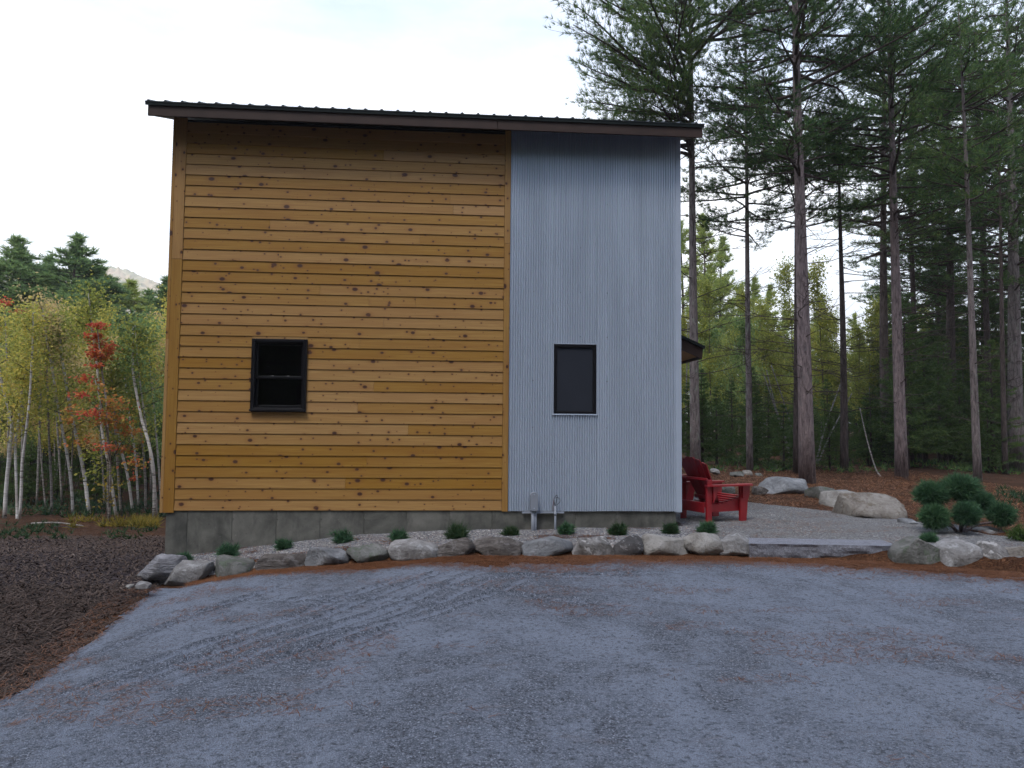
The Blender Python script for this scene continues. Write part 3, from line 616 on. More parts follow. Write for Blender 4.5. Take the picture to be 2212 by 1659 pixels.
# windows
def window(xa, xb, za, zb_, kind):
    ln = 'black framed double hung sash window' if kind == 1 else 'black framed window with grey insect screen and metal flashing'
    wp = MB(); f = .048; y0 = -.030 if kind == 1 else -.012; y1 = .12
    for a, b in (((xa, za), (xa+f, zb_)), ((xb-f, za), (xb, zb_)), ((xa+f, zb_-f), (xb-f, zb_)), ((xa+f, za), (xb-f, za+f*.8))):
        wp.bbox((a[0], y0, a[1]), (b[0], y1, b[1]), .006)
    win = wp.build('window', MT['black'], house, label=ln)
    zm_ = za+(zb_-za)*.455; g = .036
    def sash(z0, z1, y, nm='sash'):
        s = MB(); X0, X1 = xa+f, xb-f
        for a, b in (((X0, z0), (X0+g, z1)), ((X1-g, z0), (X1, z1)), ((X0+g, z1-g), (X1-g, z1)), ((X0+g, z0), (X1-g, z0+g*1.1))):
            s.bbox((a[0], y, a[1]), (b[0], y+.03, b[1]), .004)
        s.build(nm, MT['black'], win)
        MB().box((X0+g-.002, y+.012, z0+g), (X1-g+.002, y+.016, z1-g+.002)).build('pane', MT['glass'], win)
    sash(zm_-.01, zb_-f, .02); sash(za+f*.8, zm_+.02, .055)
    for q in ((.34, .66) if kind == 1 else (.52,)):
        x = xa+f+(xb-xa-2*f)*q; s = MB().bbox((x-.028, .034, zm_+.022), (x+.012, .052, zm_+.031), .002).bbox((x-.005, .030, zm_+.028), (x+.028, .040, zm_+.034), .002); s.build('sash_lock', MT['chrome'], win)
    if kind == 1: MB().bbox((xa-.006, y0-.02, za-.012), (xb+.006, y0+.01, za+.018), .003).build('sill', MT['black'], win)
    else:
        MB().box((xa+f+.005, .008, za+f*.8+.004), (xb-f-.005, .011, zb_-f-.004)).build('insect_screen', MT['screen'], win)
        s = MB(); t = .016
        for a, b in (((xa-t, za-t), (xa-.001, zb_+t)), ((xb+.001, za-t), (xb+t, zb_+t)), ((xa-.001, zb_+.001), (xb+.001, zb_+t)), ((xa-.001, za-t), (xb+.001, za-.001))):
            s.box((a[0], -.016, a[1]), (b[0], .02, b[1]))
        s.bbox((xa-t-.003, -.028, za-t-.004), (xb+t+.003, -.006, za-t+.006), .002); s.build('flashing', MT['trim'], win)
window(*W1, 1); window(*W2, 2)
# porch roof on the right hand side
PY0, PY1 = 1.0, 4.6
a0, a1 = at(1472.6, 725.2, PY0), at(1521.9, 748, PY0); b0, b1 = at(1472.6, 732, PY0), at(1518.5, 753.5, PY0); c0, c1 = at(1472.6, 755, PY0), at(1516.6, 772, PY0)
sl_ = (a1[2]-a0[2])/(a1[0]-a0[0]); xw = XR-.01
def pz(x, ref): return ref[2]+(x-ref[0])*sl_
MB().prism([(xw, pz(xw, b0)+.006), (b1[0]+.02, pz(b1[0]+.02, b0)+.006), (b1[0]+.025, pz(b1[0]+.02, b0)+.05), (xw, pz(xw, b0)+.05)], 1, PY0-.04, PY1).build('porch_roof_panel', MT['roof'], house)
MB().prism([(xw, pz(xw, c0)), (c1[0], pz(c1[0], c0)), (b1[0], pz(b1[0], b0)), (xw, pz(xw, b0))], 1, PY0, PY0+.035).build('porch_rake_board', MT['fascia'], house)
MB().prism([(c1[0]-.03, pz(c1[0], c0)+.0), (c1[0], pz(c1[0], c0)), (b1[0], pz(b1[0], b0)), (b1[0]-.03, pz(b1[0]-.03, b0))], 1, PY0+.037, PY1).build('porch_fascia_board', MT['fascia'], house)
MB().prism([(xw, pz(xw, c0)+.03), (c1[0]-.032, pz(c1[0]-.032, c0)+.03), (c1[0]-.032, pz(c1[0]-.032, c0)+.05), (xw, pz(xw, c0)+.05)], 1, PY0+.037, PY1).build('porch_soffit', MT['wood'], house)
MB().prism([(xw, c0[2]-.35), (xw+.05, c0[2]-.35), (xw+.28, pz(xw+.28, c0)+.028), (xw, pz(xw, c0)+.028)], 1, PY0+.3, PY0+.36).build('porch_bracket', MT['wood'], house)

# utility box, conduits and the loose cable
ub = empty('electric_box', at(1152, 1144, -.06), 'grey rounded utility box on a conduit at the foot of the steel wall', 'utility box')
def rel(p, o): return np.array(p)-np.array(o.location)
x0, x1 = at(1146, 1080, -.10)[0], at(1161.5, 1080, -.10)[0]; z0, z1 = at(1150, 1103, -.1)[2], at(1150, 1063.5, -.1)[2]
xc, hw = (x0+x1)/2, (x1-x0)/2
poly = [(xc+hw*math.cos(t), z1-hw+hw*math.sin(t)) for t in np.linspace(0, math.pi, 11)]+[(x0, z0+.012), (x0+.012, z0), (x1-.012, z0), (x1, z0+.012)]
loc = np.array(ub.location)
mb = MB().prism([(a-loc[0], b-loc[2]) for a, b in poly], 1, -.125-loc[1], -.015-loc[1]); mb.build('housing', MT['pvc'], ub)
s = MB()
for z in (z1-.03, z0+.035): s.tube([(xc-loc[0], -.128-loc[1], z-loc[2]), (xc-loc[0], -.122-loc[1], z-loc[2])], .009, 8)
s.build('screw', MT['trim'], ub)
MB().tube([(xc-.012-loc[0], -.07-loc[1], z0-loc[2]+.01), (xc-.012-loc[0], -.07-loc[1], -.45-loc[2])], .026, 12).tube([(xc+.026-loc[0], -.06-loc[1], z0-loc[2]+.01), (xc+.026-loc[0], -.06-loc[1], -.45-loc[2])], .018, 10).build('conduit', MT['pvc'], ub, smooth=True)
st0, st1 = at(1128, 1108, -.04), at(1219, 1108, -.04)
sb = MB().bbox((st0[0], -.045, st0[2]-.006), (st1[0], -.008, st0[2]+.0), .002).bbox((st0[0], -.014, st0[2]), (st1[0], -.008, st0[2]+.03), .001); so_ = sb.build('mounting_strut', MT['pvc'], label='horizontal galvanised strut rail holding the two conduits along the foundation top', category='rail')
pp = empty('cable_pipe', at(1199, 1146, -.06), 'thin grey conduit pipe with a loop of loose black cable at its top', 'pipe'); loc = np.array(pp.location)
px_, pzt = loc[0], at(1199, 1092.6, -.07)[2]
MB().tube([(0, -.01, -.2), (0, -.01, pzt-loc[2])], .0155, 12).tube([(0, -.01, st0[2]-loc[2]-.03), (0, -.01, st0[2]-loc[2]+.01)], .021, 12).build('pipe', MT['pvc'], pp, smooth=True)
def curve(pts, n=40):
    pts = np.array(pts, float); t = np.linspace(0, len(pts)-1, n); P = np.vstack([2*pts[0]-pts[1], pts, 2*pts[-1]-pts[-2]]); o = []
    for u in t:
        i = min(int(u), len(pts)-2); f = u-i; a, b, c, d = P[i:i+4]
        o.append(.5*((2*b)+(-a+c)*f+(2*a-5*b+4*c-d)*f*f+(-a+3*b-3*c+d)*f**3))
    return np.array(o)
def cz_(x, y, yy=-.075): p = at((1250+x/11.85)*.8848, (1180+y/11.85)*.8848, yy); return p-loc
MB().tube(curve([cz_(1240, 660), cz_(1215, 480), cz_(1240, 400), cz_(1290, 345), cz_(1312, 390), cz_(1290, 480), cz_(1255, 640)]), .0042, 6).tube(curve([cz_(1240, 430), cz_(1290, 415), cz_(1350, 425), cz_(1395, 490), cz_(1360, 570), cz_(1270, 640)]), .0032, 6).build('cable_loop', MT['cable'], pp, smooth=True)
MB().tube(curve([cz_(1220, 420), cz_(1195, 560), cz_(1175, 680), cz_(1180, 800)]), .003, 5).tube(curve([cz_(1225, 480), cz_(1200, 640), cz_(1195, 800, -.06)]), .003, 5).build('wire', MT['cable_red'], pp, smooth=True)

# ------------------------------------------------------------------ stones
import bmesh
def ico(sub):
    bm = bmesh.new(); bmesh.ops.create_icosphere(bm, subdivisions=sub, radius=1); V = np.array([v.co[:] for v in bm.verts]); F = np.array([[v.index for v in f.verts] for f in bm.faces]); bm.free(); return V, F
ICO3, ICO4, ICO1 = ico(3), ico(4), ico(1)
def n3(V, s, seed):
    return (fbm(V[:, 0]*s+seed, V[:, 1]*s+seed*2.1, 3)+fbm(V[:, 1]*s+seed*1.3, V[:, 2]*s+seed*.7, 3)+fbm(V[:, 2]*s-seed, V[:, 0]*s+seed*3.3, 3))/3-.5
def rock_mesh(w_, d_, h_, seed, cuts=7, angular=.5, big=False):
    V, F = ICO4; V = V.copy(); r = np.random.default_rng(seed)
    V = np.sign(V)*np.abs(V)**.50          # boxier than a ball
    for k in range(cuts+5):
        n = r.normal(size=3); n[2] = abs(n[2])*.8 if k % 3 else n[2]; n[1] = -abs(n[1]) if k % 2 else n[1]; n /= np.linalg.norm(n); d = r.uniform(.62, 1.05)
        dd = V@n-d; V = V-np.outer(np.where(dd > 0, dd*min(1, angular+.45), 0), n)
    V = V*(1+.22*n3(V, 1.3, seed)[:, None]+.13*n3(V, 4, seed+3)[:, None]+.07*n3(V, 11, seed+5)[:, None])
    V -= (V.max(0)+V.min(0))/2; V /= (V.max(0)-V.min(0))/2
    return V*np.array([w_/2, d_/2, h_/2])
def rock(name, px0, px1, py0, py1, Yf, kind, label, group, seed, depth=None, cuts=7, ang=.5, sink=.35, rot=0, big=False, cat='stone', skew=0, taper=0):
    xm = (px0+px1)/2; A = at(px0, py1, Yf); B = at(px1, py1, Yf); T = at(xm, py0, Yf+.1); w_ = B[0]-A[0]; h_ = max(.03, T[2]-A[2])
    dd = depth or min(.5, max(.2, w_*.62))
    hh = h_*(1+sink); V = rock_mesh(w_, dd, hh, seed, cuts, ang, big)
    if skew: V[:, 2] += V[:, 0]*skew*(V[:, 2] > -hh*.3)
    if taper: V[:, 2] *= 1-taper*np.clip(-V[:, 0]/(w_/2), 0, 1)
    c = np.array([(A[0]+B[0])/2, Yf+dd*.42, T[2]-hh/2])
    F = ICO4[1]
    mb = MB().add(V, F); me = mb.mesh(name, ROCK[kind], True)
    o = obj(name, me, label=label, category=cat, group=group); o.location = c; o.rotation_euler = (0, 0, rot); return o
GS = 'stones edging the driveway'
stones = [
 (287, 380, 1198.6, 1246.6, 'slab', 'jagged pale layered slab stone at the left end of the row', dict(skew=.28, cuts=10, ang=.8, depth=.42)),
 (349, 446, 1213, 1256, 'pale', 'rounded pale grey stone resting against the jagged slab', dict()),
 (455, 537, 1203, 1244, 'moss', 'mossy green grey stone between a pale rounded one and a long brown layered one', dict()),
 (541, 659, 1198.5, 1232, 'brown', 'long brown layered stone with a tan patch', dict(cuts=9)),
 (659, 748, 1181.7, 1222.5, 'blue', 'angular light grey stone split by a pale ridge, right of the brown layered one', dict(cuts=11, ang=.9)),
 (747, 839, 1175.6, 1214, 'moss', 'dull grey stone sloping down to its right side with dark cracks', dict(skew=-.15)),
 (841, 944, 1166, 1203, 'pale', 'wide oval grey brown stone with a bluish top right corner', dict()),
 (945, 1025, 1162.4, 1197.2, 'brown', 'brown grey hump stone left of the long flat dark brown one', dict()),
 (1026, 1131, 1163.6, 1196, 'brown', 'long flat topped dark brown stone beside the pale blue wedge', dict(cuts=9, ang=.8)),
 (1131, 1239, 1162.4, 1196, 'blue', 'long pale blue grey wedge stone below the utility box', dict(cuts=11, ang=.9)),
 (1239, 1325, 1161, 1199.6, 'mottled', 'dark stone streaked with white and folded in the middle', dict()),
 (1330, 1398, 1158.8, 1198.4, 'dark', 'dark brown speckled stone with a blunt square outline', dict(cuts=9)),
 (1400, 1488, 1156.4, 1194.8, 'cream', 'smooth pale stone with a brown stain below its right side', dict()),
 (1486, 1562, 1151.6, 1191, 'cream', 'squarish cream stone with a straight notch in its face', dict(cuts=9)),
 (1562, 1628, 1152.8, 1192.4, 'pale', 'small white topped grey stone touching the granite step', dict()),
 (1947, 2046, 1159.5, 1214, 'moss', 'large olive grey block stone just right of the granite step', dict(cuts=8)),
 (2045, 2129, 1163.7, 1216.9, 'pale', 'grey stone block between the olive one and the white speckled one', dict(cuts=9)),
 (2130, 2203, 1172, 1226.7, 'mottled', 'rough stone mottled white and black near the right edge', dict()),
 (2197, 2275, 1178, 1228, 'tan', 'brownish stone cut off by the right edge of the view', dict()),
]
for i, (a, b, t, bt, kd, lb, kw) in enumerate(stones):
    xg = at((a+b)/2, bt, -1.5)[0]; Yf = float(Ys(xg))-.04
    xg = at((a+b)/2, bt, Yf)[0]; Yf = float(Ys(xg))-.06
    rock('edging_stone', a-5-(i > 15)*4, b+5+(i > 15)*4, t-1, bt+3, Yf, kd, lb, GS, 100+i*7, **kw)
GR = 'boulders round the gravel patio'
back = [
 (1629, 1663, 1050, 1066, 4.5, 'brown', 'small flat brown rock at the left of the patio boulders', {}),
 (1659, 1771, 1032, 1068.5, 4.6, 'blue', 'big pale boulder with white veins in front of the thick pine', dict(depth=.9, big=True)),
 (1759, 1817, 1051, 1080, 3.7, 'moss', 'greenish grey boulder right of the white veined one', dict(depth=.6)),
 (1811, 1851, 1059, 1075, 3.6, 'blue', 'low blue grey rock behind the long pale boulder', dict(depth=.4)),
 (1789, 1904, 1061.5, 1098, 2.6, 'cream', 'long low pale boulder behind the largest tan one', dict(depth=.7, big=True)),
 (1845, 1971, 1068.5, 1123, .95, 'tan', 'largest tan boulder with lichen spots at the patio rim', dict(depth=.8, big=True)),
 (1956, 1990, 1120, 1131, .3, 'blue', 'thin flat slab at the right foot of the tan boulder', dict(depth=.3)),
 (2121, 2195, 1141, 1161, -.6, 'blue', 'purple grey rock behind the clipped juniper', dict(depth=.5)),
 (2052, 2110, 1136, 1156, -.35, 'pale', 'pale rock under the clipped juniper', dict(depth=.4)),
 (1556, 1590, 1048.5, 1065, 4.4, 'moss', 'grey green rock seen through the gap under the chair arm', dict(depth=.4)),
 (1470, 1506, 1044, 1061, 4.6, 'moss', 'grey rock beside the house corner behind the chairs', dict(depth=.4)),
 (1611, 1631, 1016, 1028, 9.5, 'tan', 'small whitish rock at the foot of a slim pine', dict(depth=.4)),
 (1585, 1612, 1018, 1028, 9.0, 'moss', 'small pale rock on the needle bank behind the red chair', dict(depth=.4)),
 (1538, 1556, 1012, 1022, 9.4, 'pale', 'small pale rock left on the needle bank behind the red chair', dict(depth=.3)),
 (1636, 1652, 1022, 1030, 9.3, 'moss', 'small dull rock between the slim pine and the pale boulder', dict(depth=.3)),
]
for i, (a, b, t, bt, Y, kd, lb, kw) in enumerate(back):
    X = at((a+b)/2, bt, Y)[0]; o = rock('boulder', a, b, t, bt, Y, kd, lb, GR, 300+i*5, **kw, cat='boulder')
for (a, b, t, bt, Y, kd, lb) in ((268, 282, 1261, 1270, -2.1, 'cream', 'tiny white rock in the mulch left of the driveway corner'), (289, 321, 1255, 1270, -2.05, 'pale', 'small grey rock sunk in the mulch below the jagged slab')):
    rock('small_rock', a, b, t, bt, Y, kd, lb, None, int(a), depth=.15, cat='rock')
# granite step
TL, TRt, BL, BR = at(1624, 1172, -1.62), at(1946, 1181, -1.85), at(1634, 1196, -1.66), at(1946, 1202, -1.9)
g = empty('granite_step', ((TL[0]+TRt[0])/2, -1.5, -.33), 'long speckled granite step slab at the edge of the patio', 'step')
dirv = np.array([TRt[0]-TL[0], TRt[1]-TL[1]]); Lg = np.linalg.norm(dirv); ang = math.atan2(dirv[1], dirv[0])
nx, ny, nz = 60, 10, 8
def stepmesh():
    bm = bmesh.new(); bmesh.ops.create_cube(bm, size=1)
    bmesh.ops.subdivide_edges(bm, edges=[e for e in bm.edges if abs(e.verts[0].co.x-e.verts[1].co.x) > .5], cuts=48, use_grid_fill=True)
    bmesh.ops.subdivide_edges(bm, edges=[e for e in bm.edges if abs(e.verts[0].co.z-e.verts[1].co.z) > .5], cuts=6, use_grid_fill=True)
    bmesh.ops.subdivide_edges(bm, edges=[e for e in bm.edges if abs(e.verts[0].co.y-e.verts[1].co.y) > .5], cuts=4, use_grid_fill=True)
    Hh, Dd = .24, .46; 
    for v in bm.verts:
        c = v.co; c.x *= Lg; c.y *= Dd; c.z *= Hh
        if c.y < -Dd*.49 and c.z < Hh*.40:
            c.y += .05*(float(fbm(c.x*6, c.z*14, 4))-.42)+.02*max(0, .04-c.z)
        if c.z > Hh*.49: c.z += .006*(float(fbm(c.x*9, c.y*9))-.5)
        if abs(c.y) > Dd*.48: c.y += .01*(float(fbm(c.x*12+5, c.z*12))-.5)
        c.x += .012*(float(fbm(c.y*9, c.z*9+30))-.5)
    me = bpy.data.meshes.new('slab'); bm.to_mesh(me); bm.free(); me.materials.append(MT['granite']); return me
sob = obj('slab', stepmesh(), g); sob.location = (0, 0, 0); g.rotation_euler = (0, 0, ang)
zt = (TL[2]+TRt[2])/2; g.location = ((TL[0]+TRt[0])/2, (TL[1]+TRt[1])/2+.22, zt-.12)
print('step', Lg, TL, TRt, BL)

# ------------------------------------------------------------------ red chairs
def make_chair(label, loc, rz):
    c = empty('adirondack_chair', loc, label, 'chair', 'red garden chairs beside the house', rz); m = MT['red']
    # local: faces +Y, width along X
    def bb(n, a, b, bev=.006): return MB().bbox(a, b, bev).build(n, m, c)
    for sx in (-1, 1):
        bb('leg', (sx*.30-.022, -.36, 0), (sx*.30+.022, -.26, .66))            # rear post
        P = [(.30, 0), (.42, 0), (.44, .18), (.45, .30), (.49, .42), (.50, .555), (.30, .555)]
        MB().prism(P, 0, sx*.315-.02, sx*.315+.02).build('leg', m, c)
        # arm, wide at the front
        A = [(sx*.25, -.36), (sx*.36, -.38), (sx*.40, -.1), (sx*.42, .35), (sx*.40, .50), (sx*.32, .55), (sx*.26, .52), (sx*.26, .30), (sx*.285, -.05)]
        MB().prism(A, 2, .556, .582).build('arm', m, c)
        MB().prism([(-.25, .30), (-.13, .552), (-.255, .552)], 0, sx*.335-.012, sx*.335+.012).build('arm_bracket', m, c)
        MB().prism([(.33, .36), (.47, .552), (.33, .552)], 0, sx*.35-.012, sx*.35+.012).build('arm_bracket', m, c)
        P = [(-.34, .16), (.30, .16), (.43, .22), (.45, .34), (.36, .375), (.2, .33), (-.05, .27), (-.34, .285)]
        MB().prism(P, 0, sx*.272-.016, sx*.272+.016).build('side_rail', m, c)
    bb('back_rail', (-.275, -.385, .15), (.275, -.362, .31)); bb('front_rail', (-.255, .44, .2), (.255, .462, .35))
    MB().prism([(-.36, -.40), (.36, -.40), (.33, -.35), (.2, -.315), (0, -.30), (-.2, -.315), (-.33, -.35)], 2, .655, .685).build('arm_rail', m, c)
    zs_ = [(-.16, .262), (-.07, .272), (.02, .288), (.11, .305), (.20, .328), (.29, .352), (.38, .374)]
    for y, z in zs_:
        MB().bbox((-.29, y-.036, z), (.29, y+.036, z+.02), .004).build('seat_slat', m, c)
    n = 6; wd = .092
    for i in range(n):
        t = (i-(n-1)/2)/((n-1)/2); xb = t*.185; xt = t*.262; top = .80-.085*t*t
        V = []; yb, ct = .0, math.tan(R(27))
        for (x_, hw_, s_) in ((xb, .033, 0), (xt*.75+xb*.25, .045, .55), (xt, .049, top-.03), (xt, .045, top)):
            for dx in (-1, 1):
                z = .25+s_*.95; y = yb-s_*ct-.02*(1-t*t)+.0
                zz = z-(.025*abs(t)*max(0, dx*np.sign(t)) if s_ == top else 0)
                V += [(x_+dx*hw_, y, zz), (x_+dx*hw_, y-.02, zz)]
        F = []
        for k in range(3):
            b = k*4; F += [[b, b+2, b+6, b+4], [b+1, b+5, b+7, b+3], [b, b+4, b+5, b+1], [b+2, b+3, b+7, b+6]]
        F += [[0, 1, 3, 2], [12, 14, 15, 13]]
        MB().add(V, F).build('back_slat', m, c)
    bb('back_brace', (-.25, -.125, .33), (.25, -.10, .39))
    return c
RRl = at(1529.6, 1128.7, 0)  # leg points on the patio
def gpt(px, py, z):
    d = ray(px, py); t = (z-CZ)/d[2]; return np.array([CX+d[0]*t, CY+d[1]*t, z])
zc_ = -.25
rr, fr, rl, fl = gpt(1528, 1128, zc_), gpt(1592, 1127, zc_), gpt(1480, 1121, zc_), gpt(1546, 1114, zc_)
print('chair pts', rr, fr, rl, fl)
ctr = (rr+fr+rl+fl)/4; fwd = (fr-rr)+(fl-rl); rzc = math.atan2(fwd[1], fwd[0])-math.pi/2
print('chair', ctr, math.degrees(rzc), np.linalg.norm(fr-rr), np.linalg.norm(rl-rr))
ch1 = make_chair('red slatted garden chair seen from behind beside the house corner', (ctr[0], ctr[1], Hg(ctr[0], ctr[1])-.005), rzc)
p2 = gpt(1440, 1100, zc_)
ch2 = make_chair('second red garden chair, mostly hidden by the house corner', (p2[0]+.05, p2[1]+.25, Hg(p2[0], p2[1]+.2)-.005), R(-98))

# ------------------------------------------------------------------ foliage builders
def unit(v): return v/(np.linalg.norm(v, axis=-1, keepdims=True)+1e-9)
def needles(P, D, k, ln, wd, spread, r, vary=.35, back=.0):
    n = len(P); P = np.repeat(P, k, 0); D = np.repeat(D, k, 0)
    d = unit(D+spread*r.normal(size=D.shape)); L = ln*(1+vary*r.uniform(-1, 1, (n*k, 1)))
    b = P-d*back*L; side = unit(np.cross(d, r.normal(size=d.shape)))*wd/2
    V = np.stack([b-side, b+side, b+d*L], 1).reshape(-1, 3); F = np.arange(n*k*3).reshape(-1, 3); return V, F
def leaves(P, size, r, flat=0.0, vary=.3):
    n = len(P); N = r.normal(size=(n, 3)); N[:, 2] += flat*3; N = unit(N); a = unit(np.cross(N, r.normal(size=(n, 3)))); b = np.cross(N, a)
    s = (size*(1+vary*r.uniform(-1, 1, (n, 1)))); 
    V = np.stack([P-a*s*.5, P+b*s*.38, P+a*s*.55, P-b*s*.38], 1).reshape(-1, 3); F = np.arange(n*4).reshape(-1, 4); return V, F

def pine_meshes(seed, h, base, spread, top_r=.02, r0=.2, dense=1.0, tuft=.16, lean=(0, 0), dead=12, nk=10, mat='pine', bark='pine_bark', limb_sp=.42, bend=.15, azlim=None, dead_len=1.4, nwid=.0145, up=.35, zmax=None, pw=.62, sweep=0, tipn=60):
    r = np.random.default_rng(seed); n = 14; t = np.linspace(0, 1, n)
    ph = r.uniform(0, 6.28, 2)
    tx = lean[0]*t*h+bend*np.sin(t*4+ph[0])*t; ty = lean[1]*t*h+bend*np.sin(t*3.3+ph[1])*t
    T = np.stack([tx, ty, t*h-.15*(t == 0)], -1)
    rad = r0*(1-t)**.95*.96+top_r; rad[0] *= 1.08
    trunk = MB().tube(T, rad, 12)
    tp = lambda z: np.array([np.interp(z/h, t, tx), np.interp(z/h, t, ty), z])
    wood = MB(); fol = MB(); TP, TD = [], []
    def limb(z, az, L, el0, el1, twg, bare=False, rr=None):
        p0 = tp(z); m = 8; u = np.linspace(0, 1, m); el = el0+(el1-el0)*u; st = L/(m-1)
        az_ = az+np.cumsum(r.normal(0, .12, m)); el = el+np.cumsum(r.normal(0, .05, m)); dirs = np.stack([np.cos(az_)*np.cos(el), np.sin(az_)*np.cos(el), np.sin(el)], -1)
        P = p0+np.concatenate([[np.zeros(3)], np.cumsum(dirs[:-1]*st, 0)])
        r_ = rr or (.009+.0125*L); wood.tube(P, r_*(1-u*.82), 5, cap=False)
        if twg <= 0: return
        nt_ = max(2, int(L*twg))
        for q in range(nt_):
            f = (.22 if not bare else .3)+.76*(q+r.uniform(0, .8))/nt_
            if f > 1: continue
            i = min(m-2, int(f*(m-1))); w_ = f*(m-1)-i; b = P[i]*(1-w_)+P[i+1]*w_; d = dirs[i]
            sd_ = 1 if q % 2 else -1; a2 = math.atan2(d[1], d[0])+sd_*r.uniform(.5, 1.05); l2 = L*(.16+.34*(1-f))*r.uniform(.7, 1.3)
            l2 = min(l2, 1.3)
            e2 = math.asin(np.clip(d[2], -1, 1))*.7+r.uniform(-.1, .35)
            d2 = np.array([math.cos(a2)*math.cos(e2), math.sin(a2)*math.cos(e2), math.sin(e2)])
            Q = b+np.outer(np.linspace(0, 1, 4), d2*l2)+np.outer(np.linspace(0, 1, 4)**2, [0, 0, l2*.18])
            wood.tube(Q, np.array([.008, .006, .005, .003])*(.9 if bare else 1), 3, cap=False)
            if bare: continue
            m3 = max(3, int(l2/.085*dense))
            ff = r.uniform(.25, 1.0, m3)[:, None]; TP.append(b+ff*d2*l2+ff**2*np.array([0, 0, l2*.18])+r.normal(0, .035, (m3, 3)))
            TD.append(np.tile(d2+np.array([0, 0, up]), (m3, 1))+r.normal(0, .25, (m3, 3)))
        if not bare:
            m3 = int(L*6*dense); ff = r.uniform(.45, 1, m3); k_ = np.clip((ff*(m-1)).astype(int), 0, m-2); w_ = (ff*(m-1)-k_)[:, None]
            TP.append(P[k_]*(1-w_)+P[k_+1]*w_+r.normal(0, .03, (m3, 3))); TD.append(dirs[k_]+np.array([0, 0, up])+r.normal(0, .3, (m3, 3)))
    z = base
    while z < min(h*.97, zmax or 1e9):
        f = (z-base)/(h-base); Lm = spread*(min(1, .55+f*2.2))*(1-f)**pw+.18
        for k in range(int(r.integers(3, 6))):
            az = r.uniform(0, 6.283)
            if azlim and f < azlim[2]:
                az = r.uniform(azlim[0], azlim[1])
            limb(z+r.uniform(-.12, .12), az, Lm*r.uniform(.55, 1.12), r.uniform(-.15, .30)+.25*f+sweep, r.uniform(-.10, .42)+.3*f+sweep, 6.2)
        z += limb_sp*r.uniform(.75, 1.25)
    for k in range(dead):
        z = r.uniform(min(base*.6, .10*h if dead > 14 else .22*h), base+.6); limb(z, r.uniform(0, 6.283), dead_len*r.uniform(.35, 1.2), r.uniform(-.25, .35), r.uniform(-.3, .5), 3.4, True, .015)
    for k in range(int(dead*1.6)):   # short broken stubs
        z = r.uniform(.4, base); limb(z, r.uniform(0, 6.283), r.uniform(.06, .3), 0, .2, 0, True, .013)
    if tipn:                                   # needles round the leading shoot
        zz = r.uniform(h*.86, h+.12, tipn); TP.append(np.stack([np.interp(zz/h, t, tx), np.interp(zz/h, t, ty), zz], -1)+r.normal(0, 1, (tipn, 3))*np.array([1, 1, .2])*(.06+.55*(1-zz/h))[:, None]); TD.append(r.normal(0, .6, (tipn, 3))+[0, 0, .9])
    TP = np.concatenate(TP); TD = unit(np.concatenate(TD))
    V, F = needles(TP, TD, nk, tuft, nwid, .46, r); fol.add(V, F)
    return trunk.mesh('trunk', MT[bark], True), wood.mesh('branches', MT['twig'], True), fol.mesh('crown', MT[mat])
def put_tree(name, meshes, loc, label, cat, group=None, rz=0, sc=1.0, names=('trunk', 'branches', 'crown')):
    e = empty(name, loc, label, cat, group, rz); e.scale = (sc, sc, sc) if not isinstance(sc, tuple) else sc
    for n_, me in zip(names, meshes):
        if me is not None: obj(n_, me, e)
    return e
def ground_at(px, Y, py=1040): p = at(px, py, Y); return (p[0], Y, float(H(p[0], Y))-.03)
tri_log = {}
def placed_pine(px, Y, wpx, toppx, seed, label, py_ref=1030, py_top=100, **kw):
    loc = ground_at(px, Y, py_ref); d = np.linalg.norm(np.array(loc)-(CX, CY, CZ)); r0 = wpx/2*d/FPX
    top = at(toppx, py_top, Y); lean = ((top[0]-loc[0])/(top[2]-loc[2]), 0)
    ms = pine_meshes(seed, kw.pop('h'), kw.pop('base'), kw.pop('spread'), r0=max(.03, r0*.86-.02), lean=lean, **kw)
    return put_tree('pine_tree', ms, loc, label, 'pine tree', 'tall pines behind the patio')
placed_pine(1503, 9.6, 27, 1489, 21, 'grey trunked pine just right of the house whose boughs sweep over the roof', h=17, base=9.3, spread=5.0, dense=.62, dead=30, dead_len=2.8, azlim=(2.2, 4.3, .35), sweep=.16, bend=.05, limb_sp=.33)
placed_pine(1744, 7.2, 37, 1721, 22, 'thickest red barked pine rising behind the pale veined boulder', h=18, base=8.0, spread=3.9, dense=.78, dead=44, dead_len=2.2, bark='red_bark', bend=.04)
placed_pine(1620, 11, 16, 1608, 23, 'slim lichen spotted pine between the grey trunk and the thick red one', h=15, base=7.4, spread=2.6, dense=.85, dead=18, dead_len=1.6, bend=.06)
placed_pine(1720, 10.4, 15, 1722, 24, 'dark pine trunk half hidden behind the left side of the thick red pine', h=16, base=7.6, spread=3.0, dense=.9, dead=22, dead_len=1.6, bark='dark_bark', bend=.03)
placed_pine(1824, 11.2, 19, 1815, 25, 'bare branched slender tree right of the thick red pine', h=11, base=9.3, spread=1.4, dense=.35, dead=46, dead_len=2.6, bark='dark_bark', bend=.08)
placed_pine(1948, 9.0, 27, 1922, 26, 'straight reddish pine standing alone left of the clipped juniper', h=17, base=7.5, spread=3.5, dense=.75, dead=36, dead_len=2.0, bark='red_bark', bend=.04)
placed_pine(1914, 15, 23, 1903, 27, 'dark pine trunk standing behind the straight reddish one', h=18, base=7.8, spread=3.6, dense=.68, dead=24, dead_len=1.8, bark='dark_bark', bend=.08)
placed_pine(2112, 7.6, 17, 2076, 28, 'thin pale lichened leaning tree behind the clipped juniper', h=13, base=7.6, spread=2.2, dense=.8, dead=30, dead_len=1.0, bend=.10)
